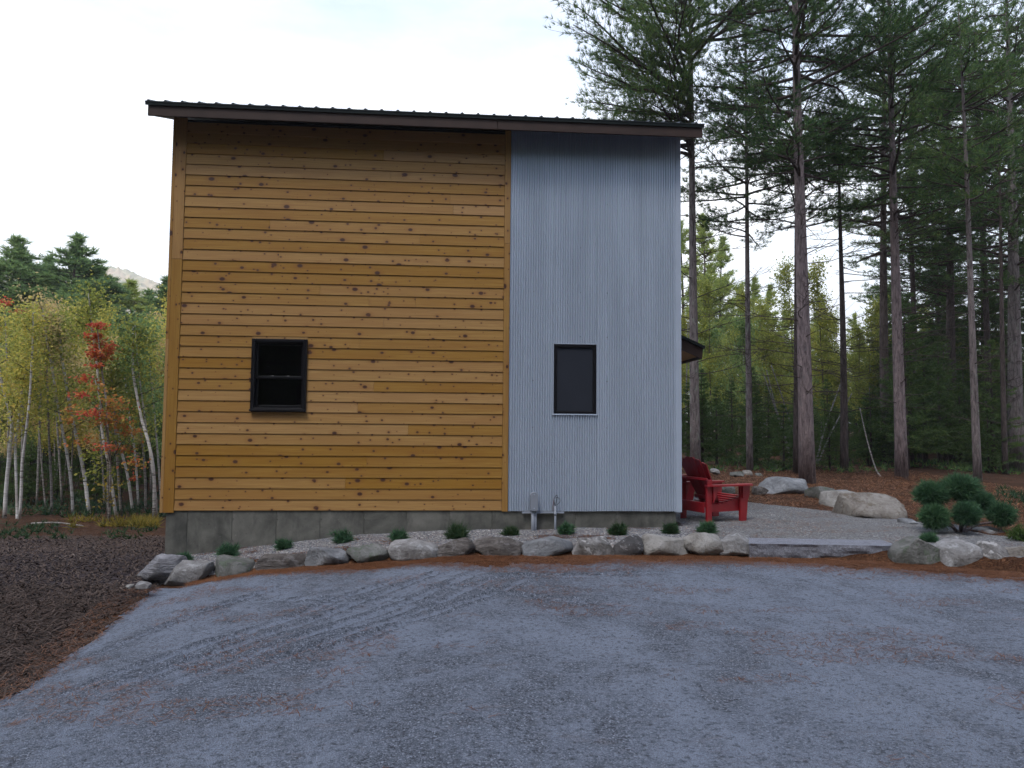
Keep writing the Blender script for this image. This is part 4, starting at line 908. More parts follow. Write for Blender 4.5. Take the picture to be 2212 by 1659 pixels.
placed_pine(2196, 13, 32, 2178, 29, 'heavy dark pine at the right edge of the woods', h=18, base=6.3, spread=4.2, dense=.7, dead=26, dead_len=2.4, bark='pine_bark', bend=.05)
placed_pine(2055, 17, 24, 2048, 30, 'dark two toned pine deeper in the woods left of the leaning tree', h=17, base=6.8, spread=3.6, dense=.68, dead=26, dead_len=2.0, bark='dark_bark', bend=.1)
placed_pine(2172, 11.5, 12, 2150, 31, 'very thin dark stem close to the heavy right edge pine', h=12, base=7, spread=1.8, dense=.7, dead=20, dead_len=1.2, bark='dark_bark', bend=.1)

# shared background trees
pine_var = [pine_meshes(60+i, 15+i, 5.6, 3.4, r0=.17, dense=.9, dead=14, dead_len=1.6, tuft=.20, nk=7, nwid=.022, bark='dark_bark') for i in range(2)]
lp_var = [pine_meshes(70+i, 10.5, 1.6, 2.7, r0=.15, dense=.8, dead=2, tuft=.26, nk=7, nwid=.036, mat='pine_light', bark='dark_bark', limb_sp=.40, pw=.85, top_r=.006, tipn=200) for i in range(2)]
mp_var = [pine_meshes(75+i, 10.5, 1.2, 3.6, r0=.15, dense=1.0, dead=2, tuft=.22, nk=7, nwid=.042, mat='pine_mid', bark='dark_bark', limb_sp=.31, pw=.9, top_r=.006, tipn=260) for i in range(2)]
def spruce_meshes(seed, h, spread, mat='spruce', dens=1.0):
    r = np.random.default_rng(seed); trunk = MB().tube([(0, 0, -.1), (0, 0, h*.5), (.03, 0, h)], [.02*h, .011*h, .008], 7)
    wood = MB(); TP, TD = [], []; z = .12*h
    while z < h*.98:
        f = z/h; L = spread*(1-f)**.85+.08
        for k in range(5):
            az = r.uniform(0, 6.283); l = L*r.uniform(.55, 1.1); el = r.uniform(-.25, .1)+.35*f; d = np.array([math.cos(az)*math.cos(el), math.sin(az)*math.cos(el), math.sin(el)])
            P = np.array([0, 0, z])+np.outer(np.linspace(0, 1, 4), d*l)+np.outer(np.linspace(0, 1, 4)**2, [0, 0, .1*l]); wood.tube(P, [.012, .009, .006, .003], 3, cap=False)
            m_ = int(l*34*dens)+4; ff = r.uniform(.12, 1, m_)[:, None]; sdv = np.array([-math.sin(az), math.cos(az), 0]); of = r.uniform(-1, 1, (m_, 1))*.38*l*(1-ff*.75)
            TP.append(np.array([0, 0, z])+ff*d*l+sdv*of+np.array([0, 0, -.12])*abs(of)+np.array([0, 0, .1*l])*ff**2+r.normal(0, .02, (m_, 3))); TD.append(d*.6+sdv*np.sign(of)*.6+r.normal(0, .2, (m_, 3)))
        z += .20*r.uniform(.8, 1.2)*(1+h*.02)
    V, F = needles(np.concatenate(TP), unit(np.concatenate(TD)), 4, .14, .026, .5, r)
    return trunk.mesh('trunk', MT['dark_bark'], True), wood.mesh('branches', MT['twig']), MB().add(V, F).mesh('crown', MT[mat])
spr_var = [spruce_meshes(80, 5, 1.5), spruce_meshes(81, 3.2, 1.2), spruce_meshes(82, 6.5, 1.7, 'spruce')]
spr_small = spruce_meshes(84, 1.8, .75, 'juniper', 1.3)

def birch_crown(seed, P, r_base, h_from, nl, size, mat, spread=.9, flat=0.2, nb=16):
    """leaves and boughs round the upper part of the trunk polyline P"""
    r = np.random.default_rng(seed); wood = MB(); pts = []
    L = len(P)-1
    for k in range(nb):
        f = h_from+(1-h_from)*(k+r.uniform(0, 1))/nb; f = min(f, .99); i = int(f*L); w_ = f*L-i; b = P[i]*(1-w_)+P[i+1]*w_
        az = r.uniform(0, 6.283); el = r.uniform(.3, .95); l = spread*(1.15-.7*(f-h_from)/(1-h_from+1e-6))*r.uniform(.6, 1.15)
        d = np.array([math.cos(az)*math.cos(el), math.sin(az)*math.cos(el), math.sin(el)])
        Q = b+np.outer(np.linspace(0, 1, 4), d*l); Q[2:, :2] += r.normal(0, .05, 2); wood.tube(Q, [r_base*.3, r_base*.2, r_base*.12, .003], 4, cap=False)
        m_ = nl//nb; ff = r.uniform(.25, 1.1, (m_, 1)); pts.append(b+ff*d*l+r.normal(0, .17, (m_, 3))*(.4+ff)*min(1, spread+.2))
        for q in range(3):
            a2 = az+r.uniform(-1, 1); s0 = b+d*l*r.uniform(.3, .8); wood.tube([s0, s0+np.array([math.cos(a2), math.sin(a2), .4])*l*.3], [.006, .003], 3, cap=False)
    V, F = leaves(np.concatenate(pts), size, r, flat)
    return wood.mesh('branches', MT['twig']), MB().add(V, F).mesh('crown', MT[mat])
def birch_generic(seed, h, mat, bark='birch', nl=5000, spread=.95, h_from=.26, r0=.035, size=.085):
    r = np.random.default_rng(seed); t = np.linspace(0, 1, 9); P = np.stack([r.uniform(-.10, .10)*h*t+.06*np.sin(t*5+seed), r.uniform(-.05, .05)*h*t, t*h-.1], -1)
    tr = MB().tube(P, r0*(1-t*.85), 7).mesh('trunk', MT[bark], True); wd_, cr_ = birch_crown(seed, P, r0, h_from, nl, size, mat, spread)
    return tr, wd_, cr_
bvar = [birch_generic(90, 7.5, 'birch_leaf', 'gbirch'), birch_generic(91, 8.2, 'olive_leaf', 'dark_bark'), birch_generic(92, 7.0, 'olive_leaf', 'gbirch'), birch_generic(93, 8.0, 'tan_leaf', 'gbirch'), birch_generic(94, 9.0, 'birch_leaf', 'dark_bark', 9000), birch_generic(95, 6.4, 'green_leaf', 'gbirch')]

# right woods: birches, spruces and pines behind the named trunks
rb = np.random.default_rng(5)
MARKS_R = [(1476, 'the house corner'), (1500, 'the grey trunked pine'), (1614, 'the slim lichen spotted pine'), (1735, 'the thick red pine'), (1820, 'the bare branched tree'), (1908, 'the dark pine trunk'), (1938, 'the straight reddish pine'), (2052, 'the two toned pine'), (2092, 'the pale leaning tree'), (2190, 'the heavy right edge pine'), (2290, 'the right edge of the view')]
MARKS_L = [(-20, 'the left edge of the view'), (14, 'the leftmost bright birch'), (58, 'the curved white birch'), (108, 'the straight grey stem'), (150, 'the bowed white birch'), (185, 'the longest leaning birch'), (238, 'the low red maple'), (290, 'the birch right of the maple'), (322, 'the brightest birch'), (372, 'the house corner')]
def scatter(lst, meshes_list, name, label, cat, group, names=('trunk', 'branches', 'crown')):
    seen = {}
    for (px, Y, sc) in sorted(lst, key=lambda q: q[1]):
        k = int(rb.integers(0, len(meshes_list))); loc = ground_at(px, Y)
        mk = min(MARKS_R if px > 1000 else MARKS_L, key=lambda q: abs(q[0]-px)); sd_ = 'left of' if px < mk[0]-9 else 'right of' if px > mk[0]+9 else 'behind'
        q = seen.get((mk[1], sd_), 0); seen[(mk[1], sd_)] = q+1
        lb = '%s%s %s %s' % (('', 'farther ', 'third ', 'fourth ', 'fifth ', 'sixth ', 'seventh ', 'eighth ', 'ninth ', 'tenth ', 'eleventh ', 'twelfth ')[min(q, 11)], label, sd_, mk[1])
        put_tree(name, meshes_list[k], loc, lb, cat, group, rb.uniform(0, 6.28), sc*(1+rb.uniform(-.08, .08)), names)
scatter([(x+rb.uniform(-18, 18), rb.uniform(20, 34), rb.uniform(.8, 1.15)) for x in np.linspace(1440, 1880, 28)], [bvar[2], bvar[1], bvar[5], bvar[2]], 'birch_tree', 'yellow green birch of the back thicket', 'birch tree', 'birches in the woods right of the house')
scatter([(x+rb.uniform(-25, 25), rb.uniform(20, 34), rb.uniform(.75, 1.0)) for x in np.linspace(1860, 2400, 20)], [bvar[1], bvar[2], bvar[0]], 'birch_tree', 'olive leaved birch in the dark woods', 'birch tree', 'birches in the dark woods at the right')
scatter([(x+rb.uniform(-15, 15), rb.uniform(11.5, 18), (rb.uniform(.35, .72) if x < 1860 else rb.uniform(.5, 1.0))) for x in np.linspace(1490, 2330, 44)], spr_var, 'spruce_tree', 'young dark spruce', 'spruce', 'young spruces under the pines')
scatter([(x+rb.uniform(-15, 15), rb.uniform(19, 30), rb.uniform(1.0, 1.5)) for x in np.linspace(1880, 2350, 16)], [spr_var[0], spr_var[2]], 'spruce_tree', 'taller dark spruce deep in the woods', 'spruce', 'taller spruces deep in the woods')
hi_var = [pine_meshes(66+i, 19, 9.3, 4.0, r0=.12, dense=.7, dead=12, dead_len=1.6, tuft=.20, nk=6, nwid=.022, bark='dark_bark') for i in range(1)]
scatter([(x, Y, s_) for x, Y, s_ in ((1985, 16, 1.0), (2140, 17, 1.05), (2250, 15, 1.0))], hi_var, 'pine_tree', 'high crowned pine with a bare lower trunk', 'pine tree', 'high crowned pines of the upper canopy')
scatter([(x, Y, s_) for x, Y, s_ in ((1985, 24, .95), (2130, 22, .9), (2250, 24, 1.0), (2330, 16, 1), (2400, 20, 1.1), (2030, 32, .9))], pine_var, 'pine_tree', 'tall background pine', 'pine tree', 'tall pines farther back in the woods')
scatter([(x, Y, s_) for x, Y, s_ in ((1560, 40, 1.38), (1605, 44, 1.25), (1520, 37, 1.35), (1665, 42, 1.05), (1700, 46, 1.0), (1770, 44, 1.0), (1850, 46, .98), (1905, 44, 1.05), (1475, 42, 1.45), (1635, 38, 1.1), (1350, 46, 1.15), (1300, 30, 1.25))], lp_var, 'pine_tree', 'bushy light green pine', 'pine tree', 'light green pines beyond the birches')
scatter([(x+rb.uniform(-15, 15), rb.uniform(38, 55), rb.uniform(.6, .85)) for x in np.linspace(1700, 2400, 18)], mp_var, 'pine_tree', 'bushy dark green pine at the back', 'pine tree', 'bushy pines at the back of the woods')
# small leaning birches behind the thick pine
def vline(zs, ox=0, oy=0, sc=1): return zs
def polytree(pts, Y, wpx, seed, label, group, bark='birch', crown=None, name='birch_tree', cat='birch tree', extend=0, nl=1500, size=.06, spread=.8, h_from=.5, ext_dx=0, taper=.55, flat=.2):
    """pts: photo points from top to bottom"""
    pts = pts[::-1]; W_ = [at(x, y, Y) for x, y in pts]; base = W_[0].copy(); gz = float(H(base[0], Y))
    base[2] = gz-.05; W_[0] = base
    if extend:
        d = W_[-1]-W_[-2]; d = d/np.linalg.norm(d); d = np.array([d[0]*.6+ext_dx, 0, 1.0]); 
        for k in range(1, 4): W_.append(W_[-1]+d*extend/3)
    P = curve(W_, 22); rs = np.random.default_rng(seed); P[:, 1] += np.linspace(0, 1, 22)*rs.uniform(-.4, .5)
    dist = np.linalg.norm(base-(CX, CY, CZ)); r0 = wpx/2*dist/FPX; t = np.linspace(0, 1, 22)
    loc = base.copy(); P = P-loc; e = empty(name, loc, label, cat, group)
    MB().tube(P, r0*(1.08-taper*t), 8).build('trunk', MT[bark], e, smooth=True)
    if crown:
        wd_, cr_ = birch_crown(seed, P, r0, h_from, nl, size, crown, spread, flat); obj('branches', wd_, e); obj('crown', cr_, e)
    return e
for i, (p, lb) in enumerate([
   ([(1650, 800), (1672, 880), (1700, 962), (1706, 990)], 'leftmost thin stem of the leaning birch clump left of the thick pine'),
   ([(1655, 806), (1683, 900), (1712, 975)], 'middle stem of the leaning birch clump left of the thick pine'),
   ([(1662, 790), (1694, 880), (1718, 960), (1722, 985)], 'steepest stem of the leaning birch clump beside the thick pine'),
   ([(1808, 830), (1780, 920), (1762, 985)], 'thin pale birch stem leaning right out from behind the thick pine'),
   ([(1836, 850), (1796, 930), (1766, 990)], 'most slanted pale birch stem right of the thick pine'),
   ([(1874, 880), (1884, 950), (1897, 1012), (1904, 1030)], 'short crooked pale sapling between two pines'),
   ([(1460+20, 700), (1478, 900), (1482, 1010)], 'thin pale birch stem between the house corner and the grey pine')]):
    polytree(p, 14.5 if i != 5 else 9.5, 3.6 if i != 5 else 3, 400+i, lb, 'thin birch stems among the pines', 'gbirch')

scatter([(x+rb.uniform(-15, 15), rb.uniform(38, 60), rb.uniform(.40, .55)) for x in np.linspace(1430, 2420, 26)], mp_var+lp_var, 'pine_tree', 'low distant pine', 'pine tree', 'low pines at the far edge of the woods')
scatter([(x+rb.uniform(-12, 12), rb.uniform(24, 34), rb.uniform(.6, .8)) for x in np.linspace(1470, 1880, 16)], [spr_var[0], spr_var[1]], 'spruce_tree', 'mid height green spruce', 'spruce', 'spruces under the birch thicket')
# left woods
def z2(*P): return [(x*.26667, 796.3+y*.26667) for x, y in P]
LB = [
 ([(-60, -200), (0, 110), (55, 300), (90, 450), (75, 650), (45, 1000), (38, 1222)], 7.5, 6.8, 'birch', 'birch_leaf', 'leftmost bright white birch with a bend to the left high up'),
 ([(110, 200), (95, 440), (85, 640), (105, 900), (125, 1130), (140, 1225)], 7.4, 5.2, 'birch', 'birch_leaf', 'white birch crossing the leftmost birch halfway up'),
 ([(300, -150), (285, 0), (265, 250), (225, 550), (190, 800), (180, 1000), (158, 1222)], 7.4, 5.2, 'birch', 'birch_leaf', 'curved white birch leaning right at its top'),
 ([(380, -100), (390, 270), (400, 600), (415, 900), (422, 1160)], 8.4, 4.4, 'gbirch', 'olive_leaf', 'straight grey stem right of the curved white birch'),
 ([(430, -200), (460, 0), (500, 300), (540, 550), (575, 800), (590, 1000), (592, 1168)], 8.3, 5.4, 'birch', 'tan_leaf', 'white birch bowed to the right, left of the longest leaning one'),
 ([(450, -150), (500, 100), (560, 400), (625, 650), (680, 900), (725, 1168)], 8.2, 6.8, 'birch', 'olive_leaf', 'longest leaning white birch, slanting down to the right beside the red maple'),
 ([(760, -300), (800, 0), (830, 480), (870, 700), (910, 950), (945, 1195)], 7.6, 5.6, 'birch', 'olive_leaf', 'white birch stem running down through the maple leaves'),
 ([(960, 500), (1000, 700), (1040, 880), (1080, 1130)], 8.8, 5.6, 'birch', 'green_leaf', 'pale birch leaning right of the maple'),
 ([(1040, -50), (1060, 100), (1130, 420), (1190, 600), (1240, 850), (1250, 1212)], 7.2, 6.8, 'birch', 'green_leaf', 'brightest white birch nearest the house corner'),
 ([(1120, -50), (1150, 200), (1190, 500), (1222, 720), (1262, 1010), (1275, 1160)], 7.6, 4.4, 'birch', 'olive_leaf', 'slim white birch crossing the brightest one near the house'),
 ([(420, 0), (430, 150), (470, 600), (505, 1105)], 10.5, 3.8, 'gbirch', 'tan_leaf', 'thin mottled stem behind the bowed white birch'),
 ([(300, -50), (300, 350), (300, 700), (298, 1100)], 10.8, 4.0, 'gbirch', 'olive_leaf', 'dark upright stem between the curved birch and the straight grey one'),
 ([(940, 300), (960, 700), (970, 950), (985, 1190)], 8.0, 5.2, 'gbirch', 'olive_leaf', 'grey upright stem touching the birch under the maple'),
 ([(790, 200), (820, 600), (835, 850), (850, 1085)], 10.4, 3.8, 'gbirch', 'tan_leaf', 'thin grey stem left of the birch under the maple'),
 ([(1000, 100), (1040, 400), (1090, 700), (1125, 1100)], 9.8, 4.4, 'birch', 'olive_leaf', 'thin pale birch right of the maple'),
 ([(1090, 150), (1130, 470), (1170, 850), (1180, 1155)], 9.0, 5.2, 'gbirch', 'green_leaf', 'mottled grey birch left of the brightest one'),
 ([(1240, 0), (1265, 330), (1290, 700), (1305, 1000), (1306, 1120)], 9.4, 4.0, 'birch', 'birch_leaf', 'thin birch hard against the house corner'),
 ([(150, 0), (160, 230), (165, 600), (160, 1000), (160, 1120)], 10.2, 4.6, 'gbirch', 'birch_leaf', 'dull stem between the two leftmost birches and the curved one'),
 ([(330, 250), (335, 550), (350, 850), (372, 1150)], 9.6, 3.0, 'gbirch', 'olive_leaf', 'whip thin stem left of the straight grey one'),
]
for i, (p, Y, wd_, bk, lf, lb) in enumerate(LB):
    polytree(z2(*p), Y, wd_*.92, 500+i, lb, 'birches left of the house', bk, lf, extend=.9, nl=1700, size=.066, spread=.72, h_from=.34)
# maples: layered sprays of leaves
def maple(loc, sprays, label, mat, seed, stem):
    r = np.random.default_rng(seed); e = empty('maple_tree', loc, label, 'maple tree'); loc = np.array(loc)
    MB().tube(curve([np.array(p)-loc for p in stem], 16), np.linspace(.032, .010, 16), 6).build('trunk', MT['gbirch'], e, smooth=True)
    S = np.array([p for p in stem]); byk = {}
    wood = MB()
    for (px, py, wpx, hpx, n, mt) in sprays:
        c = at(px, py, loc[1]+r.uniform(-.4, .3)); wx = wpx/2*(loc[1]-CY)/FPX; hx = hpx/2*(loc[1]-CY)/FPX
        q = r.normal(0, 1, (n, 3))*[wx*.55, wx*.45, hx*.45]; q[:, 2] -= .12*np.abs(q[:, 0])
        byk.setdefault(mt, []).append(c+q-loc); j = np.argmin(np.abs(S[:, 2]-(c[2]-.3))); wood.tube(curve([S[j]-loc, (S[j]+c)/2-loc+[0, 0, .05], c-loc], 6), [.010, .008, .007, .006, .004, .003], 4, cap=False)
    for mt, Ps in byk.items():
        V, F = leaves(np.concatenate(Ps), .075, r, .5); MB().add(V, F).build('crown', MT[mt], e)
    wood.build('branches', MT['twig'], e); return e
mb0 = ground_at(236, 6.6, 1115)
sp = [(185, 818, 40, 22, 79, 'red_leaf'), (210, 838, 50, 20, 93, 'orange_leaf'), (245, 862, 60, 22, 108, 'orange_leaf'), (172, 852, 36, 16, 57, 'red_leaf'), (240, 880, 70, 30, 122, 'orange_leaf'), (160, 888, 40, 30, 79, 'orange_leaf'), (200, 892, 60, 22, 115, 'red_leaf'),
      (240, 900, 50, 22, 108, 'orange_leaf'), (262, 918, 44, 26, 100, 'orange_leaf'), (225, 912, 60, 26, 108, 'orange_leaf'), (280, 935, 50, 30, 108, 'orange_leaf'), (180, 950, 60, 30, 93, 'orange_leaf'), (230, 965, 50, 24, 79, 'red_leaf'), (262, 970, 40, 26, 93, 'orange_leaf'),
      (200, 985, 60, 40, 86, 'olive_leaf'), (290, 1000, 50, 30, 79, 'orange_leaf'), (210, 1020, 70, 40, 79, 'olive_leaf'), (235, 1045, 60, 40, 64, 'fern'), (290, 1030, 24, 14, 21, 'red_leaf'), (225, 1080, 50, 30, 43, 'fern'), (150, 905, 26, 20, 50, 'orange_leaf'), (255, 945, 40, 20, 57, 'olive_leaf')]
maple(mb0, sp, 'low red and orange maple spreading in tiers among the white birches', 'red_leaf', 5, [at(236, 1112, 6.6)*[1, 1, 0]+[0, 0, mb0[2]], at(238, 1000, 6.6), at(225, 900, 6.6), at(205, 820, 6.6)])
mb1 = ground_at(235, 6.9, 1100)
sp = [(212, 702, 30, 18, 130, 'red_leaf'), (205, 725, 36, 22, 190, 'red_leaf'), (216, 748, 44, 24, 220, 'red_leaf'), (204, 765, 34, 22, 190, 'red_leaf'), (226, 770, 34, 24, 170, 'orange_leaf'), (238, 752, 22, 24, 70, 'red_leaf'), (208, 790, 24, 12, 70, 'red_leaf'), (8, 652, 24, 20, 110, 'red_leaf'), (42, 672, 30, 14, 80, 'red_leaf')]
maple(mb1, sp[:7], 'bright red maple top glowing above the birch crowns', 'red_leaf', 6, [np.array([at(235, 1100, 6.9)[0], 6.9, mb1[2]]), at(232, 900, 6.9), at(220, 800, 6.9), at(210, 705, 6.9)])
mb2 = ground_at(15, 11.5, 1100)
maple(mb2, sp[7:], 'small scarlet maple at the left edge under the pines', 'red_leaf', 8, [np.array([at(15, 1100, 11.5)[0], 11.5, mb2[2]]), at(18, 900, 11.5), at(14, 760, 11.5), at(10, 660, 11.5)])
# background left
scatter([(x+rb.uniform(-10, 10), rb.uniform(12, 24), rb.uniform(.55, .88)) for x in np.linspace(-60, 470, 66)], [bvar[0], bvar[3], bvar[2], bvar[5], bvar[3]], 'birch_tree', 'yellowing young birch', 'birch tree', 'young birches in the growth left of the house')
scatter([(x+rb.uniform(-12, 12), rb.uniform(11, 18), rb.uniform(.35, .7)) for x in np.linspace(-60, 450, 20)], spr_var, 'spruce_tree', 'small dark spruce under the birches,', 'spruce', 'small spruces under the birches left of the house')
lpn = [(130, 30, 515, mp_var[0], 'tallest pine on the left with a notched top against the sky'), (12, 30, 520, mp_var[1], 'pine cut by the left edge with a narrow top'), (196, 32, 580, mp_var[1], 'rounded pine right of the tallest one'), (277, 34, 613, lp_var[0], 'yellow green pine in front of the far mountain'),
       (345, 32, 608, mp_var[0], 'green pine hard against the left side of the house'), (233, 38, 618, mp_var[0], 'dark pine below the mountain slope'), (70, 36, 600, mp_var[0], 'low green pine between the two tallest left ones'), (-60, 30, 540, mp_var[0], 'pine beyond the left edge of the view'), (410, 34, 600, lp_var[1], 'light green pine behind the house corner'), (160, 34, 566, mp_var[1], 'green pine tucked behind the right shoulder of the tallest one'), (98, 34, 562, mp_var[0], 'pine tucked behind the left shoulder of the tallest one'), (310, 36, 632, mp_var[1], 'low dark pine left of the one at the house corner'), (40, 33, 575, mp_var[1], 'green pine between the left edge one and the low one')]
for px, Y, pyt, ms, lb in lpn:
    loc = ground_at(px, Y); top = at(px, pyt, Y)[2]; put_tree('pine_tree', ms, loc, lb, 'pine tree', 'pines above the birches left of the house', rb.uniform(0, 6), ((top-loc[2])/10.5*1.65, (top-loc[2])/10.5*1.65, (top-loc[2])/10.5))
# woods behind the camera, unseen, added to block low sky and darken window reflections
ORD = ['first', 'second', 'third', 'fourth', 'fifth', 'sixth', 'seventh', 'eighth', 'ninth', 'tenth', 'eleventh', 'twelfth', 'thirteenth', 'fourteenth', 'fifteenth', 'sixteenth', 'seventeenth']
for row, (dist, hs) in enumerate(((13, 1.15), (17.5, 1.45), (22, 1.7))):
    for i in range(17):
        a = R(180+(-84+i*10.5+row*5)); d = dist+1.5*math.sin(i*2.1); x, y = CX+d*1.45*math.sin(a), CY+d*math.cos(a)
        put_tree('pine_tree', (pine_var+mp_var)[(i+row) % 4 if row else i % 2], (x, y, float(H(x, y))), '%s pine from the left in the %s unseen row this side of the driveway' % (ORD[i], ('front', 'middle', 'rear')[row]), 'pine tree', 'pines on the near side of the driveway', i*1.7, hs*((1, 1.5)[row and (i+row) % 4 > 1]))

for i in range(20):  # unseen spruces added to close bright sky gaps in the window reflections
    a = R(180+(-80+i*8.4)); d = 15.5+1.2*math.sin(i*3.3); x, y = CX+d*1.4*math.sin(a), CY+d*math.cos(a)
    put_tree('spruce_tree', spr_var[(0, 2)[i % 2]], (x, y, float(H(x, y))), '%s unseen spruce from the left between the pines on the near side of the driveway' % (ORD+['eighteenth', 'nineteenth', 'twentieth'])[i], 'spruce', 'spruces on the near side of the driveway', i*1.3, 1.2)

# ------------------------------------------------------------------ shrubs
def shrub_ball(mb, c, r_, n, r, ln, wd, up=0.3):
    d = unit(r.normal(size=(n, 3))); lump = 1+.30*n3(d, 2.2, n*.01+r_*50)[:, None]*2+.1*r.normal(size=(n, 1)); P = np.array(c)+d*r_*r.uniform(.2, .92, (n, 1))*lump*np.array([1.08, 1.0, .86]); V, F = needles(P, unit(d+[0, 0, up]), 5, ln, wd, .45, r); mb.add(V, F)
def low_shrub(px, py0, py1, wpx, Y, mat, label, seed, grass=False):
    r = np.random.default_rng(seed); b = at(px, py1, Y); gz = Hg(b[0], Y); w_ = wpx*(Y-CY)/FPX; h_ = (py1-py0)*(Y-CY)/FPX
    e = empty('low_shrub' if not grass else 'grass_tuft', (b[0], Y, gz), label, 'shrub' if not grass else 'grass tuft', 'small evergreens planted in the gravel bed')
    mb = MB(); st = MB()
    if grass:
        V, F = needles(r.normal(0, .03, (260, 3))*[1, 1, .1], np.tile([0, 0, 1.], (260, 1)), 2, h_*1.5, .006, .65, r); mb.add(V, F)
    w_ *= r.uniform(.75, 1.15); h_ *= r.uniform(.85, 1.35); n = int(r.integers(90, 170)); az = r.uniform(0, 6.283, n); el = r.uniform(.12, 1.3, n); d = np.stack([np.cos(az)*np.cos(el), np.sin(az)*np.cos(el), np.sin(el)], -1)
    L = r.uniform(.5, 1.0, (n, 1))*np.array([[w_/2, w_/2, h_*.85]])
    for k in range(0, n, 4): st.tube([(0, 0, 0), d[k]*L[k]*.8], [.004, .002], 3, cap=False)
    T = np.repeat(d*L, 5, 0)*r.uniform(.35, 1.15, (n*5, 1))*(.62+.8*vnoise(np.repeat(az, 5)*1.6+seed, np.repeat(el, 5)*2.5))[:, None]; V, F = needles(T, unit(np.repeat(d, 5, 0)+[0, 0, .3]), 4, .075, .009, .8, r); mb.add(V, F)
    mb.build('foliage', MT[mat], e); st.build('stems', MT['twig'], e); return e
LS = [(396, 1185, 1206, 43, -.75, 'juniper', 'dark shrub at the left end of the bed above the jagged slab'), (492, 1173, 1194, 41, -.62, 'juniper', 'dark shrub behind the mossy stone near the foundation'), (612, 1166, 1188, 33, -.62, 'juniper', 'small dark shrub above the long brown layered stone'),
      (739, 1149, 1172, 44, -.55, 'juniper', 'dark shrub against the foundation above the split grey stone'), (861, 1147, 1166, 44, -.7, 'juniper', 'flat dark shrub behind the wide oval stone'), (1104, 1133, 1150, 36, -.42, 'weed', 'small bright green shrub left of the utility box'),
      (1222, 1130, 1149, 41, -.48, 'juniper', 'dark shrub right of the thin cable pipe'), (1335, 1127, 1146, 38, -.6, 'weed', 'green shrub below the steel wall between pipe and corner'), (1448, 1132, 1146, 35, -.6, 'weed', 'low green shrub at the right corner of the foundation'),
      (1528, 1126, 1147, 34, -.6, 'juniper', 'green shrub in front of the red chair leg'), (2007, 1147, 1163, 40, -1.35, 'juniper', 'low shrub behind the olive block stone')]
for i, (px, a, b, wd_, Y, mt, lb) in enumerate(LS): low_shrub(px, a, b, wd_, Y, mt, lb, 700+i)
low_shrub(987, 1130, 1154, 38, -.62, 'weed', 'grassy green tuft with upright blades in the middle of the bed', 720, True)
low_shrub(2215, 1148, 1186, 90, -1.3, 'shrub', 'bright green spreading juniper at the right edge above the stones', 721)
# clipped juniper with six balls
r = np.random.default_rng(9); Yj = -.55; jb = at(2074, 1146, Yj); jb[2] = Hg(jb[0], Yj)
ej = empty('clipped_juniper', jb, 'clipped juniper bush with six round needle balls on bent stems', 'bush')
st = MB()
for (px, py, rp, dy) in ((2012, 1068, 31, .1), (2077, 1055, 35, 0), (2018, 1117, 27, -.1), (2088, 1110, 23, -.25), (2119, 1086, 24, .3), (2162, 1113, 26, .05)):
    c = at(px, py, Yj+dy)-jb; rr_ = rp*(Yj-CY)/FPX; mb = MB(); shrub_ball(mb, c, rr_, 2000, r, .085, .010); mb.build('foliage_ball', MT['juniper'], ej)
    st.tube(curve([(0, 0, -.05), c*[.35, .35, .12]+[0, 0, .06], c*[.8, .8, .6], c], 12), np.linspace(.022, .012, 12), 6)
st.build('stems', MT['red_bark'], ej, smooth=True)

# undergrowth: ferns, weeds, saplings (nobody could count them)
def stuff_tufts(name, pts, mat, ln, wd, k, spread, label, cat, seed):
    r = np.random.default_rng(seed); V, F = needles(np.array(pts), np.tile([0, 0, 1.], (len(pts), 1)), k, ln, wd, spread, r); MB().add(V, F).build(name, MT[mat], kind='stuff', label=label, category=cat)
r = np.random.default_rng(12)
def patchpts(px0, px1, Y0, Y1, n, dens=1):
    P = []
    while len(P) < n:
        Y = r.uniform(Y0, Y1); x = at(r.uniform(px0, px1), 1120, Y)[0]
        if vnoise(x*1.7+9, Y*1.7) > .42: P.append((x, Y, float(H(x, Y))+.02))
    return P
stuff_tufts('yellow_ferns', patchpts(150, 340, 5.2, 6.9, 300), 'fern', .20, .028, 4, .8, 'yellow ferns and weeds along the edge of the birch growth', 'ferns', 1)
stuff_tufts('green_weeds', patchpts(-60, 340, 2.6, 6.5, 150), 'weed', .13, .022, 7, .9, 'low green weeds at the rim of the mulch on the left', 'weeds', 2)
stuff_tufts('woodland_undergrowth', patchpts(-80, 460, 7.5, 14, 700), 'weed', .22, .035, 4, 1.1, 'dim leafy undergrowth below the left birches', 'undergrowth', 3)
stuff_tufts('forest_undergrowth', patchpts(1480, 2320, 10.5, 18, 1000), 'pine', .20, .03, 6, 1.1, 'dark green undergrowth below the right hand pines', 'undergrowth', 4)
stuff_tufts('patio_rim_weeds', patchpts(2150, 2300, 1.5, 6, 260), 'weed', .14, .02, 6, 1.0, 'low weeds behind the clipped juniper', 'weeds', 5)
# logs
for (pa, pb, Y, rad, lb) in (((70, 1102), (180, 1120), 6.2, .035, 'pale fallen birch log lying before the left growth'), ((110, 1108), (165, 1127), 5.4, .02, 'thin grey fallen branch just before the pale log'), ((250, 1116), (345, 1100), 7.0, .03, 'dark fallen trunk near the foot of the bright birch')):
    A = at(*pa, Y); B = at(*pb, Y-.5); A[2] = float(H(A[0], A[1]))+rad*1.2; B[2] = float(H(B[0], B[1]))+rad*1.1
    M_ = (A+B)/2+[0, 0, .04]; MB().tube(curve([A, M_, B], 12), np.linspace(rad*.7, rad*.35, 12), 7).build('fallen_log', MT['gbirch' if rad > .032 else 'dark_bark'], smooth=True, label=lb, category='log', group='fallen logs at the edge of the growth')

